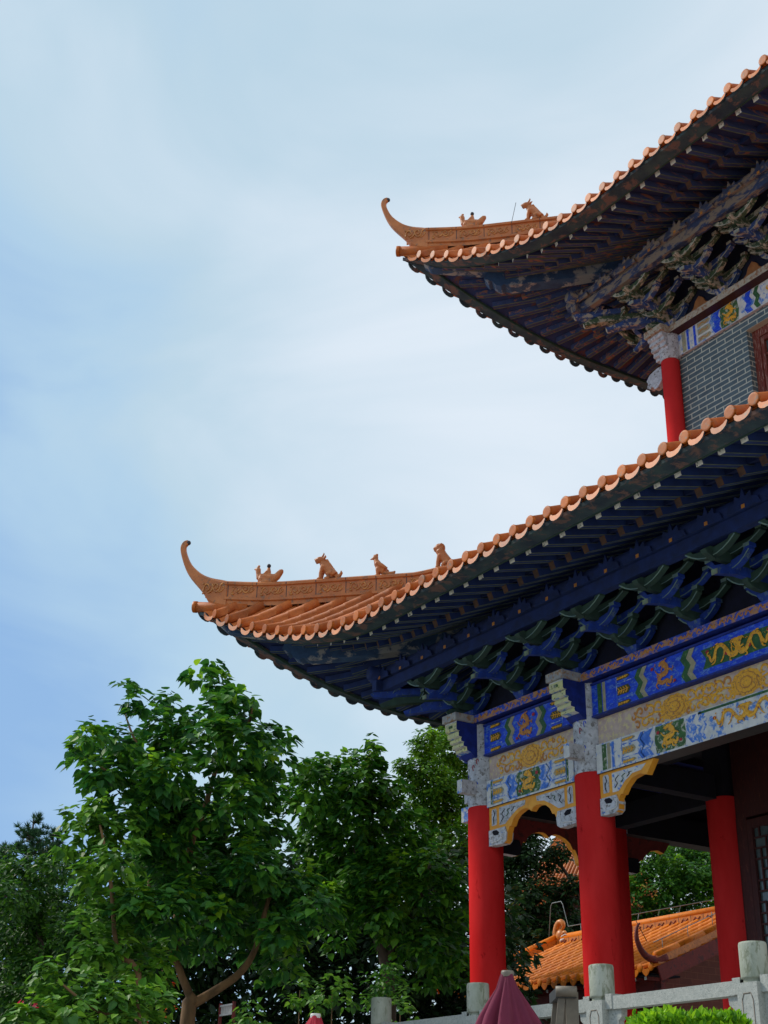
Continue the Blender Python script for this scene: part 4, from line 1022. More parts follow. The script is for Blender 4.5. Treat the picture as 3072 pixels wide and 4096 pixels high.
# ------------------------------------------------------------------ side hall with amber roof
hall=empty('side_hall',(-10.5,13.9,-1.6)); tag(hall,'low side hall with glazed amber tile roof behind the red columns','building')
HX0,HX1=-14.9,-6.15; EY,RY,BY=9.5,13.9,18.3; EZ,RZ=4.10,6.02
def hz(y): 
    u=1-abs(y-RY)/(RY-EY); return EZ+.12+(RZ-EZ-.12)*u**1.06
b=MB(); n=int((HX1-HX0)/.37); sp=(HX1-HX0)/n
for sgn in (1,-1):
    NY=10
    def Y(u): return RY-sgn*(RY-EY)*(1-u)
    v=[];f=[]; cx=[]
    for i in range(n):
        for dx,dz in ((0,0),(.09,0),(sp/2,-.05),(sp-.09,0)): cx.append((HX0+i*sp+dx,dz))
    cx.append((HX1,0))
    for x,dz in cx:
        for j in range(NY+1): v.append((x,Y(j/NY),hz(Y(j/NY))+dz))
    for i in range(len(cx)-1):
        for j in range(NY): f.append((i*(NY+1)+j,i*(NY+1)+j+1,(i+1)*(NY+1)+j+1,(i+1)*(NY+1)+j))
    b.add(v,f,ATILE,True)
    for i in range(n+1):
        x=HX0+i*sp; ns=11; vv=[];ff=[];k=0
        for j in range(ns):
            for e_,r in ((0,.092),(1,.078)):
                u=(j+e_)/ns; y=Y(u)
                for a in range(7):
                    an=math.pi*a/6; vv.append((x-r*math.cos(an),y,hz(y)+.02+r*math.sin(an)))
                k+=1
        for j in range(k-1):
            for a in range(6): ff.append((j*7+a,j*7+a+1,(j+1)*7+a+1,(j+1)*7+a))
        b.add(vv,ff,ATILE,True)
        y=Y(0); ym=y-sgn*.03
        b.add([(x+.1*math.cos(a*math.pi/6),ym,EZ+.16+.1*math.sin(a*math.pi/6)) for a in range(12)],[tuple(range(12))],ATILE)
        b.ball((x,ym,EZ+.16),(.1,.02,.1),ATILE,10,4)
        if i<n:
            xm=x+sp/2; dp=[(-.14,.10),(0,.04),(.14,.10),(.12,-.0),(.06,-.07),(0,-.11),(-.06,-.07),(-.12,0)]
            vf=[(xm+a,ym,EZ+.06+c_) for a,c_ in dp]; vb_=[(p[0],p[1]+sgn*.02,p[2]) for p in vf]; q=len(dp)
            b.add(vf+vb_,[tuple(range(q)),tuple(range(2*q-1,q-1,-1))]+[(t,q+t,q+(t+1)%q,(t+1)%q) for t in range(q)],ATILE)
place(b.build('roof'),hall)
b=MB(); b.box((HX0,RY-.09,RZ-.05),(HX1,RY+.09,RZ+.20),ATILED); b.tube([(HX0,RY,RZ+.22),(HX1,RY,RZ+.22)],.11,ATILE,8)
x=HX0+.2
while x<HX1:
    b.box((x-.006,RY-.094,RZ-.04),(x+.006,RY-.0905,RZ+.19),SOOT); scroll=[(x+.1,RY-.093,RZ+.03),(x+.18,RY-.093,RZ+.12),(x+.27,RY-.093,RZ+.05),(x+.36,RY-.093,RZ+.12)]
    b.tube(scroll,.018,SOFF,5); x+=.47
place(b.build('main_ridge'),hall)
for X0 in (HX0,HX1):
    b=MB(); sx=1 if X0==HX1 else -1
    for sgn in (1,-1):
        P=[(X0,RY-sgn*(RY-EY)*(1-u),hz(RY-sgn*(RY-EY)*(1-u))) for u in (0.03,.2,.4,.6,.8,1)]
        for k in range(5):
            p,q=Vector(P[k]),Vector(P[k+1]); b.beam(p+Vector((0,0,.12)),q+Vector((0,0,.12)),.16,.24,ATILED,up=(0,0,1)); b.tube([p+Vector((0,0,.26)),q+Vector((0,0,.26))],.095,ATILE,8)
            for m_ in (.0,.5):
                r_=p.lerp(q,m_); 
                for s2 in (-1,1): b.beam(r_+Vector((s2*.083,0,.02)),r_+Vector((s2*.083,0,.23)),.006,.012,SOOT)
            b.beam(p+Vector((sx*.10,0,-.16)),q+Vector((sx*.10,0,-.16)),.05,.34,SOFF)
    place(b.build('verge_ridge'),hall)
    b=MB(); y=EY+.1; 
    pts=smooth_poly([(X0,y+.35,EZ+.40),(X0,y,EZ+.32),(X0,y-.32,EZ+.42),(X0,y-.52,EZ+.72),(X0,y-.50,EZ+1.02),(X0,y-.40,EZ+1.13)],3); n_=len(pts)
    b.tube(pts,[.10*(1-k/(n_-1))+.018 for k in range(n_)],SOFF if X0==HX1 else ATILED,8); place(b.build('verge_horn'),hall)
b=MB()
dx=HX0+.15; dz=RZ+.1
b.tube(smooth_poly([(dx-.1,RY,dz),(dx-.16,RY,dz+.28),(dx-.05,RY,dz+.54),(dx+.12,RY,dz+.58),(dx+.20,RY,dz+.45),(dx+.10,RY,dz+.34)],3),[.12,.12,.115,.115,.11,.11,.10,.10,.09,.085,.08,.07,.06,.05,.04,.03],ATILED,8)
b.ball((dx+.05,RY,dz+.18),(.2,.13,.2),ATILED); b.tube([(dx+.1,RY,dz+.15),(dx+.3,RY-.05,dz+.25),(dx+.42,RY-.05,dz+.2)],[.1,.07,.02],ATILED,6); b.tube([(dx+.15,RY-.08,dz+.02),(dx+.32,RY-.1,dz+.05)],[.05,.03],WHITEP,6)
b.tube([(dx+.2,RY-.1,dz+.13),(dx+.38,RY-.1,dz+.18),(dx+.46,RY-.1,dz+.14)],[.025,.02,.01],WHITEP,5)
place(b.build('ridge_dragon'),hall)
b=MB(); 
b.tube([(dx-.55,RY,dz+.0),(dx-.38,RY,dz+1.12),(dx-.3,RY,dz+1.2),(dx+.12,RY,dz+1.2),(dx+.2,RY,dz+1.1),(dx+.42,RY,dz+.42),(HX1,RY,dz+.40)],.013,WIRE,5)
for i in range(10): b.tube([(dx+1.0+i*.82,RY,dz+.1),(dx+1.0+i*.85,RY,dz+.42)],.01,WIRE,4)
b.tube([(dx-.55,RY,dz+.0),(HX0-.0,EY+1.2,EZ+1.15),(HX0,EY+.2,EZ+.75)],.012,WIRE,5)
b.tube([(HX1,RY,RZ+.55),(HX1,EY+.1,EZ+.72)],.01,WIRE,5)
for t in (.1,.4,.7): b.tube([(HX1,EY+.1+t*2.9,hz(EY+.1+t*2.9)+.2),(HX1,EY+.1+t*2.9,EZ+.72+t*1.30)],.008,WIRE,4)
b.tube([(HX1,EY-.1,EZ+.72),(HX1,EY-.42,EZ+1.18)],.012,SOOT,4)
place(b.build('lightning_wire'),hall)
b=MB(); b.box((HX0+.4,EY+.9,-1.6),(HX1-.55,BY-.9,EZ+.3),BRICKR)
b.prism([(EY+.9,EZ+.3),(BY-.9,EZ+.3),(RY,RZ-.15)],'x',HX0+.4,HX1-.55,BRICKR); place(b.build('wall'),hall)
b=MB(); b.box((HX0+.05,EY+.05,EZ-.02),(HX1-.05,EY+.95,EZ+.02),CEIL); b.box((HX0+.05,EY+.55,3.5),(HX1-.3,EY+.7,EZ-.03),SOFF)
for i in range(int((HX1-HX0)/.37)): b.box((HX0+.2+i*.37,EY+.12,EZ-.10),(HX0+.28+i*.37,EY+.85,EZ-.022),SOFF,{2:RAFTE})
place(b.build('eave_soffit'),hall)

# distant orange walled and roofed hall glimpsed between leaves
far=empty('distant_hall',(-20,20,-1.6)); tag(far,'far hall with orange roof glimpsed through the dark leaves between the columns','building')
def far_block(px,py,hd,w_,h_):
    p=at(px,py,hd); return p
p=at(2170,3480,62)
b=MB(); x0,x1=p.x-2.6,p.x+2.6; y0,y1=p.y-.0,p.y+5
b.box((x0+.6,y0+.6,-1.6),(x1-.6,y1-.6,p.z-1.5),BRICKR); place(b.build('wall'),far)
b=MB(); b.add([(x0,y0,p.z-1.6),(x1,y0,p.z-1.6),(x1-1,y0+2.5,p.z+2.2),(x0+1,y0+2.5,p.z+2.2),(x0,y1,p.z-1.6),(x1,y1,p.z-1.6)],[(0,1,2,3),(5,4,3,2),(4,0,3),(1,5,2)],TILEF)
for i in range(18):
    u=i/17; b.tube([(x0+(x1-x0)*u,y0-.02,p.z-1.55),(x0+1+(x1-x0-2)*u,y0+2.48,p.z+2.24)],.09,TILEF,6)
b.tube([(x0+1,y0+2.5,p.z+2.3),(x1-1,y0+2.5,p.z+2.3)],.2,RIDGE,8); place(b.build('roof'),far)
# small pale pavilion low behind the trunk
pv=empty('white_railing',(0,0,0)); p=at(908,4036,34); pv.location=(p.x,p.y,-1.6); tag(pv,'small piece of white railing seen low behind the pale tree trunk','railing')
b=MB()
for i in range(7): b.box((p.x-.26+i*.08,p.y-.02,p.z-.10),(p.x-.225+i*.08,p.y+.02,p.z+.06),WHITEP)
b.box((p.x-.30,p.y-.03,p.z+.06),(p.x+.32,p.y+.03,p.z+.10),WHITEP); b.box((p.x-.30,p.y-.03,p.z-.14),(p.x+.32,p.y+.03,p.z-.10),WHITEP); place(b.build('railing'),pv)
b=MB()
for xx in (-.33,.34): b.box((p.x+xx-.03,p.y-.03,-1.6),(p.x+xx+.03,p.y+.03,p.z+.14),SOFF)
place(b.build('posts'),pv)

# ------------------------------------------------------------------ parasols, ladder
def parasol(name,px,py,hd,m,H,r0,label,capm,seed):
    p=at(px,py,hd); rr=random.Random(seed); o=empty(name,(p.x,p.y,-1.6)); tag(o,label,'parasol')
    b=MB(); NA=72; prof=[(0,.0),(.040,.0),(.060,-.012),(.078,-.05),(.10,-.11),(.15,-.20),(.20,-.30),(.255,-.41),(.30,-.55),(.34,-.8),(.36,-1.1),(.33,-1.6),(.2,-1.95)]
    v=[];f=[]
    ph=rr.uniform(0,6)
    for i,(r,z) in enumerate(prof):
        for k in range(NA):
            a=2*math.pi*k/NA
            fold=(.55*abs(math.sin(4*a+ph+.25*math.sin(z*3)))+.16*math.sin(11*a+z*4)+.1*math.sin(17*a-ph))*cl(-z/.25)
            rad=r*r0*(1+ .70*(fold-.35)); v.append((p.x+rad*math.cos(a)+ .03*math.sin(z*3)*r0,p.y+rad*math.sin(a),p.z+z*H+ (.02*math.sin(3*a+ph) if i in (2,3) else 0)))
    for i in range(len(prof)-1):
        for k in range(NA): k2=(k+1)%NA; f.append((i*NA+k,i*NA+k2,(i+1)*NA+k2,(i+1)*NA+k))
    b.add(v,f,m,True); 
    b.tube([(p.x+r0*.345*math.cos(a),p.y+r0*.345*math.sin(a),p.z-1.12*H) for a in [2*math.pi*k/24 for k in range(25)]],.02,m,6); place(b.build('canopy'),o)
    b=MB(); b.tube([(p.x,p.y,-1.6),(p.x,p.y,p.z-.02)],.025,METAL,8); place(b.build('pole'),o)
    b=MB(); b.lathe((p.x,p.y,0),[(.28,-1.6),(.28,-1.52),(.05,-1.5),(.04,-1.2)],METALD,20); place(b.build('base'),o)
    b=MB(); b.lathe((p.x,p.y,p.z),[(.05*r0,-.03),(.055*r0,-.005),(.05*r0,.012),(.01,.016)],capm,14); place(b.build('top_cap'),o)
parasol('closed_parasol',2030,3890,10.5,MAROON,1.0,.86,'folded maroon canvas parasol in front of the corner red column',METAL,3)
parasol('closed_parasol',1262,4060,15,REDC,.8,1.0,'small folded red parasol with a white cap left of the balustrade',WHITEP,5)
p=at(2262,3968,10.8); lad=empty('folding_ladder',(p.x,p.y,-1.6)); tag(lad,'brown-grey metal folding ladder standing right of the maroon parasol','ladder')
vx=Vector((.545,.838,0)); vy=Vector((-.838,.545,0))
b=MB()
for s,wd in ((-1,.05),(1,.09)):
    for q in (-.0,):
        top=p+vx*(.035*s+.01); bot=Vector((p.x,p.y,-1.6))+vx*(.38*s if s<0 else .05)+vy*(0 if s<0 else .25)
        b.beam(top,bot,wd,.03,METAL,up=(vy.x,vy.y,0))
        b.beam(top+vy*.35,bot+vy*.5,wd,.03,METAL,up=(vy.x,vy.y,0))
place(b.build('side_rail'),lad)
b=MB()
for k in range(1,6):
    t=k/6; a_=(p+vx*.045).lerp(Vector((p.x,p.y,-1.6))+vx*.05+vy*.25,t); b.beam(a_,a_+vy*.38,.07,.03,METAL)
place(b.build('tread'),lad)
b=MB(); b.beam(p+vy*-.03-Vector((0,0,.01)),p+vy*.40-Vector((0,0,.01)),.15,.07,METALD); b.tube([p+vy*-.04-vx*.075,p+vy*-.04+vx*.075],.038,METAL,10); place(b.build('hinge_cap'),lad)

# ------------------------------------------------------------------ foliage
def leafshape(kind):
    if kind=='heart': return [(0,0),(.30,.06),(.40,.30),(.26,.62),(.08,.86),(0,1.05),(-.08,.86),(-.26,.62),(-.40,.30),(-.30,.06)]
    if kind=='oval': return [(0,0),(.24,.3),(.22,.65),(0,1.0),(-.22,.65),(-.24,.3)]
    return [(0,0),(.2,.5),(0,1.0),(-.2,.5)]
def add_leaf(V,F,p,size,nrm,tip,shape,fold=.18):
    tip=(tip-nrm*tip.dot(nrm)).normalized(); sd=tip.cross(nrm)
    o=len(V)
    for a,c_ in shape: V.append(p+sd*(a*size)+tip*(c_*size)+nrm*(abs(a)*fold*size-c_*c_*.10*size))
    n=len(shape); h=n//2
    F.append([o+i for i in range(0,h+1)]); F.append([o+0]+[o+i for i in range(h,n)])
def foliage(clumps,shape,size,dens,seed,droop=.6,jit=.5,shell=.55):
    "clumps: (centre, radius). sprays of leaves thrown over and through each clump"
    rr=random.Random(seed); V=[];F=[]; sh=leafshape(shape)
    for c_,r in clumps:
        n=int(24*dens*(r/size)**2)
        off=Vector((rr.uniform(0,99),rr.uniform(0,99),rr.uniform(0,99)))
        i=0
        while i<n:
            d=Vector((rr.gauss(0,1),rr.gauss(0,1),rr.gauss(0,1)+.15)).normalized()
            lump=1+.55*noise.noise(d*2.1+off)
            rad=r*lump*(1-shell*rr.random()**1.8)
            base=c_+Vector((d.x,d.y,d.z*.8))*rad
            if noise.noise(base*(1.1/size*.14)+off)<-.28 and rr.random()<.75: i+=1; continue
            k=rr.randint(3,6); ax=(d+Vector((0,0,-.1))+Vector((rr.uniform(-.5,.5),rr.uniform(-.5,.5),rr.uniform(-.4,.4)))).normalized()
            for q in range(k):
                a=rr.uniform(0,6.28); side=ax.orthogonal().normalized(); side=Quaternion(ax,a)@side
                tip=(side*.9+ax*.7+Vector((0,0,-droop))).normalized()
                nrm=(Vector((0,0,1))*.8+d*.55+Vector((rr.uniform(-jit,jit),rr.uniform(-jit,jit),rr.uniform(-jit*.5,jit)))).normalized()
                if abs(nrm.dot(tip))>.93: nrm=(nrm+side.cross(ax)).normalized()
                sz=size*rr.uniform(.6,1.15)
                add_leaf(V,F,base+ax*size*.35*q*.5+side*size*.25,sz,nrm,tip,sh)
            i+=k
    return V,F
def leaves_obj(name,V,F,m,parent):
    b=MB(); b.v=[tuple(v) for v in V]; b.f=F; b.m=[0]*len(F); b.sm=[False]*len(F); b.mats=[m]
    return place(b.build(name),parent)
def tree(name,label,base,limbs,clumps,shape,size,dens,m,seed,bark=BARK,group=None,droop=.6,jit=.5,shell=.55,cat='tree'):
    o=empty(name,(base.x,base.y,-1.6)); tag(o,label,cat,group)
    b=MB()
    for pts,r0,r1 in limbs:
        ps=smooth_poly([tuple(q) for q in pts],4); n=len(ps)
        b.tube([Vector(q)+Vector((noise.noise(Vector(q)*2),noise.noise(Vector(q)*2+Vector((9,0,0))),0))*r0*.35 for q in ps],[r0+(r1-r0)*i/(n-1) for i in range(n)],bark,9)
    if limbs: place(b.build('trunk'),o)
    V,F=foliage(clumps,shape,size,dens,seed,droop,jit,shell)
    leaves_obj('crown',V,F,m,o)
    if m in (LF_MAIN,LF_MID,LF_LITE,LF_FINE) and len(clumps)>6:  # paler leaf sprays on clump tops, highlights put into the leaf colour
        rr=random.Random(seed+500); lite=[]
        for c_,r in clumps:
            if rr.random()<.42: lite.append((c_+Vector((rr.uniform(-.5,.5)*r,rr.uniform(-.5,.5)*r,.72*r)),.42*r))
        V,F=foliage(lite,shape,size*.8,dens*.8,seed+501,.3,.8,.9); leaves_obj('highlight_leaves',V,F,LF_HILITE,o)
    return o
def CLP(lst,hd,sc,seed,dj=1.2):
    rr=random.Random(seed); out=[]
    for t in lst:
        px,py,r=t[:3]; h=hd+(t[3] if len(t)>3 else rr.uniform(-dj,dj)); c_=at(px,py,h)
        out.append((c_,r/5593*((c_-CL).length)*sc))
    return out
# main tree in front: large heart-shaped leaves
H=20.0
up=[(800,2700,45),(850,2665,38),(870,2735,60),(930,2790,55),(1010,2800,45),(870,2830,80),(960,2870,90),(495,2750,40),(540,2800,50),(570,2850,55),(670,2820,55),(640,2880,60),(740,2880,80),
 (360,2930,60),(310,3000,60),(400,3010,85),(500,2980,90),(600,2990,100),(720,2980,110),(840,2960,110),(960,2960,110),(1060,2960,80),(1130,2940,40),
 (340,3080,60),(430,3110,90),(540,3110,110),(660,3110,120),(790,3100,120),(910,3090,120),(1030,3070,100),(1110,3040,70),(450,3190,60),(560,3210,100),(690,3230,110),(820,3220,120),(960,3200,110),(1060,3180,80)]
mid=[(740,3300,110),(820,3270,90),(640,3260,90),(640,3340,110),(760,3360,120),(900,3340,130),(1020,3320,110),(700,3470,120),(860,3480,120),(560,3450,90)]
low=[(1010,3460,110),(900,3560,120),(780,3600,110),(1060,3580,130),(1180,3560,110),(660,3640,100),(560,3640,90),(980,3690,110),(1120,3720,100),(860,3680,90),(1000,3800,90),(1150,3830,80),(1080,3890,60),(700,3770,90),(590,3770,80),(1240,3640,90),(640,3560,90),(820,3790,60)]
base=at(745,4096,H); fork=at(770,4015,H)
L=[([Vector((base.x,base.y,-1.6)),base,fork],.11,.095),
   ([fork,at(735,3930,H),at(690,3830,H),at(610,3790,H+.2),at(585,3740,H+.3),at(600,3500,H+.3)],.06,.03),
   ([fork,at(860,3965,H),at(960,3890,H-.1),at(1020,3800,H-.2),at(1060,3650,H-.2),at(1100,3500,H)],.068,.025),
   ([at(690,3830,H),at(720,3600,H+.2),at(760,3400,H+.3),at(780,3310,H+.3),at(700,3180,H+.2)],.07,.03),
   ([at(765,3340,H+.3),at(810,3260,H+.3),at(835,3180,H+.2),at(880,3000,H),at(860,2850,H)],.06,.018),
   ([at(880,3000,H),at(990,2900,H),at(1010,2810,H)],.03,.01),([at(700,3180,H+.2),at(560,3000,H),at(500,2850,H)],.035,.01),([at(700,3180,H+.2),at(450,3100,H),at(340,3000,H)],.03,.01)]
tree('broadleaf_tree','big pale-trunked tree with drooping heart-shaped leaves, tallest crown below the eave tip',base,L,CLP(up,H,.72,1)+CLP(mid,H+.8,.95,2)+CLP(low,H-.4,.82,3),'heart',.165,2.6,LF_MAIN,11,droop=.9)
# bright lower neighbour on the left
lf=[(390,3250,60),(340,3330,70),(430,3340,80),(520,3310,70),(260,3370,45),(400,3430,90),(480,3440,90),(350,3500,50),(430,3560,90),(500,3640,90),(400,3640,70),(330,3680,50),(460,3760,100),(380,3820,80),(540,3860,90),(620,3880,70),(300,3260,40,.5)]
b0=at(500,4096,18.5)
tree('broadleaf_tree','mid-height bright green tree at the left of the big pale-trunked tree',b0,[([Vector((b0.x,b0.y,-1.6)),at(560,4000,18.5),at(470,3800,18.5),at(440,3500,18.6),at(400,3300,18.6)],.05,.015)],CLP(lf,18.6,.85,5,.6),'heart',.145,1.9,LF_LITE,12,droop=.8)
lf=[(200,3900,60),(250,3950,70),(180,4000,60),(120,4060,60),(260,4050,90),(350,3960,80),(420,4020,90),(380,4090,90),(500,3980,80),(560,4050,80),(480,4110,90),(200,4110,80),(640,4000,60),(100,4110,50)]
b0=at(420,4300,15.5)
tree('leafy_shrub','yellow-green broadleaf shrub at the bottom left corner',b0,[([Vector((b0.x,b0.y,-1.6)),at(560,4110,15.5),at(420,4060,15.5),at(300,3980,15.5),at(230,3920,15.5)],.03,.01)],CLP(lf,15.5,.85,6,.5),'heart',.12,1.9,LF_LITE,13,droop=.6,cat='shrub')
# second big tree behind the terrace corner
t2=[(1480,2985,30),(1500,3015,30),(1440,3020,28),(1470,3060,50),(1380,3070,60),(1300,3070,60),(1230,3090,55),(1180,3140,60),(1260,3160,90),(1350,3150,90),(1450,3140,90),(1540,3160,80),(1220,3250,90),(1320,3260,100),(1430,3250,110),(1540,3260,100),(1640,3300,80),(1280,3370,110),(1400,3380,120),(1520,3380,120),(1640,3420,100),(1730,3480,80),(1350,3500,120),(1470,3510,120),(1600,3530,110),(1720,3580,90),(1820,3540,60),(1420,3640,110),(1550,3650,120),(1680,3680,110),(1790,3690,90),(1850,3600,50),(1600,3780,100),(1720,3800,100),(1820,3820,70),(1320,3620,90),(1850,3900,50),(1740,3900,70),(1350,3760,50)]
b0=at(1560,4200,30)
tree('broadleaf_tree','wide dark green tree behind the corner column and balustrade',b0,[([Vector((b0.x,b0.y,-1.6)),at(1560,4000,30),at(1500,3700,30),at(1430,3400,30),at(1470,3150,30),at(1480,3000,30)],.16,.03),([at(1530,3850,30),at(1680,3600,30),at(1720,3450,30)],.09,.03)],CLP(t2,30,.85,7,1.2),'heart',.19,2.5,LF_MID,14,bark=BARKD,droop=.8)
# pale fine-leaved tree behind column
t3=[(1840,2930,50),(1760,2940,60),(1700,2980,60),(1800,3010,80),(1700,3080,80),(1640,3130,50),(1850,3100,70),(1760,3140,90),(1680,3200,80),(1840,3230,90),(1740,3270,90),(1650,3290,60),(1830,3370,90),(1730,3400,80),(1850,3480,70),(1750,3510,70),(1620,3060,35)]
b0=at(1800,4200,40)
tree('fine_leaved_tree','light green small-leaved tree rising just left of the corner column head',b0,[([Vector((b0.x,b0.y,-1.6)),at(1790,3800,40),at(1780,3400,40),at(1780,3000,40)],.2,.05)],CLP(t3,39,.9,8,1),'oval',.14,4.2,LF_FINE,15,bark=BARKD,shell=.7)
# left background
t4=[(60,3500,80),(150,3470,80),(240,3480,80),(330,3520,70),(40,3600,90),(140,3600,100),(250,3620,100),(340,3640,80),(60,3720,100),(180,3740,110),(290,3750,100),(370,3760,70),(40,3850,100),(150,3870,110),(270,3880,100),(380,3880,90),(60,3980,100),(170,4000,110),(290,4010,90),(80,4100,100),(220,4110,100),(20,3430,50)]
b0=at(150,4300,31)
tree('fine_leaved_tree','dense dark green tree filling the left edge of the garden below the pine',b0,[([Vector((b0.x,b0.y,-1.6)),at(150,4000,31),at(150,3700,31)],.2,.05)],CLP(t4,31,.9,9,1.5),'oval',.13,2.3,LF_BACK,16,bark=BARKD,shell=.7,jit=.8)
# pine: tiers of needle tufts
def pine(px,top,bot,hd,wpx,seed,label):
    rr=random.Random(seed); b0=at(px,bot,hd); t0=at(px,top,hd); o=empty('pine_tree',(b0.x,b0.y,-1.6)); tag(o,label,'tree','pines above the left edge of the garden')
    b=MB(); b.tube([(b0.x,b0.y,-1.6),t0],[.16,.02],BARKD,8); V=[];F=[]; sh=leafshape('x')
    zt=t0.z; zb=b0.z; z=zt-.1; R0=wpx/5593*(t0-CL).length
    tufts=[]
    while z>zb:
        f_=(zt-z)/(zt-zb); rad=R0*(.15+.85*f_**.8)
        for k in range(rr.randint(3,5)):
            a=rr.uniform(0,6.28); ln=rad*rr.uniform(.55,1.1); root=Vector((t0.x,t0.y,z)); tip=root+Vector((math.cos(a)*ln,math.sin(a)*ln,ln*rr.uniform(.05,.35)))
            b.tube([root,tip],[.03,.01],BARKD,5)
            for q in range(3+int(ln*6)): 
                u=rr.uniform(.35,1); tufts.append((root.lerp(tip,u)+Vector((rr.gauss(0,.08),rr.gauss(0,.08),rr.gauss(0,.06))),(tip-root).normalized()))
        z-=rr.uniform(.12,.26)
    tufts.append((t0,Vector((0,0,1))))
    for c_,d in tufts:
        for q in range(26):
            dd=(d*.6+Vector((0,0,.7))+Vector((rr.gauss(0,.6),rr.gauss(0,.6),rr.gauss(0,.5)))).normalized(); L_=rr.uniform(.12,.2); sd=dd.orthogonal().normalized()*.012; n0=len(V)
            V+=[c_-sd,c_+sd,c_+dd*L_]; F.append([n0,n0+1,n0+2])
    place(b.build('trunk'),o); leaves_obj('needles',V,F,LF_PINE,o)
pine(135,3275,3650,36,150,4,'dark pine with pointed top above the far left trees')
pine(215,3330,3650,37,110,9,'second pine top, lower and right of the pointed one')
pine(20,3385,3700,38,90,12,'pine tip cut by the left edge of the photo')
# dark backdrop growth low behind everything
bd=[]
rr=random.Random(31)
for i in range(21):
    for j in range(6):
        bd.append((-140+i*108+rr.uniform(-30,30),3690+j*110+rr.uniform(-35,35),rr.uniform(95,135),rr.uniform(-1,2)))
for i in range(16): bd.append((480+i*90,3450+rr.uniform(-40,60),100,rr.uniform(-.5,1)))
for i in range(10): bd.append((620+i*125,3580+rr.uniform(-40,40),120,rr.uniform(-.5,1)))
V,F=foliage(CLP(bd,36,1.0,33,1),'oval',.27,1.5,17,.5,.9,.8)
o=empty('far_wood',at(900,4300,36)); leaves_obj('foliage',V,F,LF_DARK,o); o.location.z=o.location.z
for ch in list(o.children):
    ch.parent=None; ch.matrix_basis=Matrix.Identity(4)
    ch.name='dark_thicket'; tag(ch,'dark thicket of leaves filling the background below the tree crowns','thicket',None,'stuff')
bpy.data.objects.remove(o)
# trees seen between the columns
t5=[(2030,3330,70),(2090,3290,60),(2040,3450,80),(2160,3300,50),(2120,3420,80),(2060,3400,60),(2120,3330,70),(2060,3500,90),(2180,3450,60),(2240,3400,50),(2110,3600,100),(2210,3580,90),(2050,3700,100),(2170,3720,110),(2290,3700,90),(2080,3830,100),(2230,3820,80),(2300,3560,60),(2330,3850,70)]
b0=at(2180,4000,50)
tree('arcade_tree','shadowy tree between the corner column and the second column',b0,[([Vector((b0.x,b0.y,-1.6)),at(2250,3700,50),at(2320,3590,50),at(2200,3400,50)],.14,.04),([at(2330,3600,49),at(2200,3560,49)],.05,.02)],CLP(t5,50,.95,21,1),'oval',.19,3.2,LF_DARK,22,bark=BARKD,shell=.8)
t6=[(2700,3420,60),(2780,3430,60),(2850,3450,60),(2630,3420,50),(2860,3560,60),(2700,3540,70),(2800,3570,70),(2560,3500,60),(2620,3470,50),(2700,3480,60),(2780,3500,60),(2840,3520,50),(2540,3580,70),(2640,3570,80),(2720,3600,60),(2550,3670,70),(2650,3670,80),(2760,3660,60),(2840,3640,50),(2700,3720,80),(2800,3720,60),(2560,3740,60),(2480,3700,80),(2480,3560,60),(2420,3650,70)]
b0=at(2650,4000,52)
tree('arcade_tree','brighter feathery tree beyond the amber roof, between second column and hall',b0,[([Vector((b0.x,b0.y,-1.6)),at(2660,3700,52),at(2640,3500,52)],.14,.04)],CLP(t6,52,.9,23,1),'oval',.18,2.6,LF_MID,24,bark=BARKD,shell=.8)
t6b=[(2560+i*75,3400+rr.uniform(-10,25),65,rr.uniform(0,1.5)) for i in range(6)]
t6b+=[(2700+i*60,3500,70,1) for i in range(3)]
t7=t6b+[(1980+i*70+rr.uniform(-20,20),3880+rr.uniform(-120,60),110,rr.uniform(0,2)) for i in range(14)]
b0=at(2400,4000,56)
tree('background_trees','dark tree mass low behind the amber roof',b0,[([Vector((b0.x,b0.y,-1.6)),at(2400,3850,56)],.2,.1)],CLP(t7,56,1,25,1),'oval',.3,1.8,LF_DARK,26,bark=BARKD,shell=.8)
# small saplings in light at the foot
for i,(px,py,r,hd,lab) in enumerate([(1330,3960,70,25,'sapling of pale lit leaves above the small red parasol'),(1545,3930,80,26,'rounded low bush just left of the corner column base'),(1200,3960,60,26,'scrap of sunlit leaves between trunk and red parasol'),(1600,4060,60,23,'little bush right of the leftmost balustrade post'),(1000,4060,50,24,'small sunlit seedling right of the tree trunk')]):
    b0=at(px,py,hd)
    tree('sapling',lab,b0,[([Vector((b0.x,b0.y,-1.6)),b0],.02,.008)],CLP([(px,py,r),(px+r*.8,py+r*.6,r*.6),(px-r*.7,py+r*.8,r*.6),(px+r*.2,py-r*.8,r*.45)],hd,.8,40+i,.3),'heart' if i!=1 else 'oval',.13,.9 if i!=1 else 1.7,LF_LITE if i!=1 else LF_MID,50+i,cat='shrub')
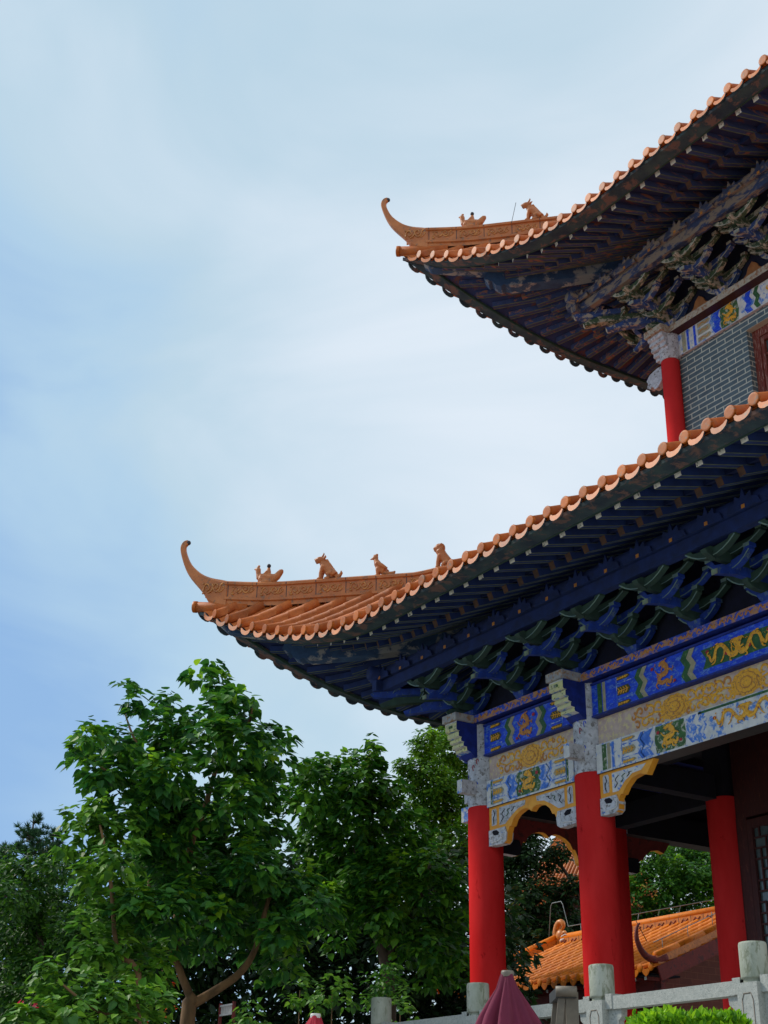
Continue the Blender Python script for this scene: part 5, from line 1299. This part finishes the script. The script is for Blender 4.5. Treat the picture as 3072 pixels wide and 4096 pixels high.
# red-leaved plant near the trunk
b0=at(640,3980,19.3)
tree('red_leaved_plant','thin plant with a few long red leaves left of the tree trunk',b0,[([Vector((b0.x,b0.y,-1.6)),at(640,4000,19.3),at(650,3900,19.3)],.012,.006)],CLP([(605,3990,22),(665,3935,16),(680,4060,16),(600,4080,20),(640,4085,20)],19.2,.8,61,.1),'oval',.12,.8,LF_RED,62,cat='plant')
b0=at(125,4010,17)
tree('blossom_plant','pink-red blossom low at the left edge of the garden',b0,[([Vector((b0.x,b0.y,-1.6)),b0],.012,.006)],CLP([(125,4008,20),(105,3998,9)],17,.8,71,.05),'oval',.07,1.0,LF_BLOOM,72,cat='plant')
# hedge
p=at(2745,4120,9.2); hd_=empty('clipped_hedge',(p.x,p.y,-1.6)); tag(hd_,'bright yellow-green clipped hedge in front of the balustrade','hedge')
vxx=Vector((.545,.838,0)); rr=random.Random(77); V=[];F=[]; sh=leafshape('oval'); top=at(2745,4076,9.2).z
inner=MB()
for i in range(6500):
    u=rr.uniform(-.32,.32); w_=rr.uniform(-.35,.35); face=rr.random()
    edge=1-(abs(u)/.32)**4*.25-(abs(w_)/.35)**4*.15
    zt=top+.08*noise.noise(Vector((u*6,w_*6,1)))-.10*(1-edge)*2
    if face<.6: z=zt-rr.random()**2*.12
    else: z=rr.uniform(top-.9,zt); w_=-.35+rr.uniform(0,.08) if rr.random()<.6 else w_; u=u if abs(w_)>.25 else math.copysign(.32-rr.uniform(0,.06),u)
    q=Vector((p.x,p.y,0))+vxx*u+Vector((.838,-.545,0))*(-w_); q.z=z
    tip=Vector((rr.gauss(0,.6),rr.gauss(0,.6),rr.uniform(.2,1.2))).normalized(); nrm=tip.orthogonal().normalized(); nrm=Quaternion(tip,rr.uniform(0,6.3))@nrm
    add_leaf(V,F,q,rr.uniform(.035,.062),nrm,tip,sh)
leaves_obj('foliage',V,F,LF_HEDGE,hd_)
b=MB()
for k in range(9):
    q=Vector((p.x,p.y,0))+vxx*rr.uniform(-.3,.3)+Vector((.838,-.545,0))*rr.uniform(-.2,.2); b.tube([(q.x,q.y,-1.6),(q.x+rr.uniform(-.05,.05),q.y,top-.15)],.015,BARKD,5)
place(b.build('stems'),hd_)
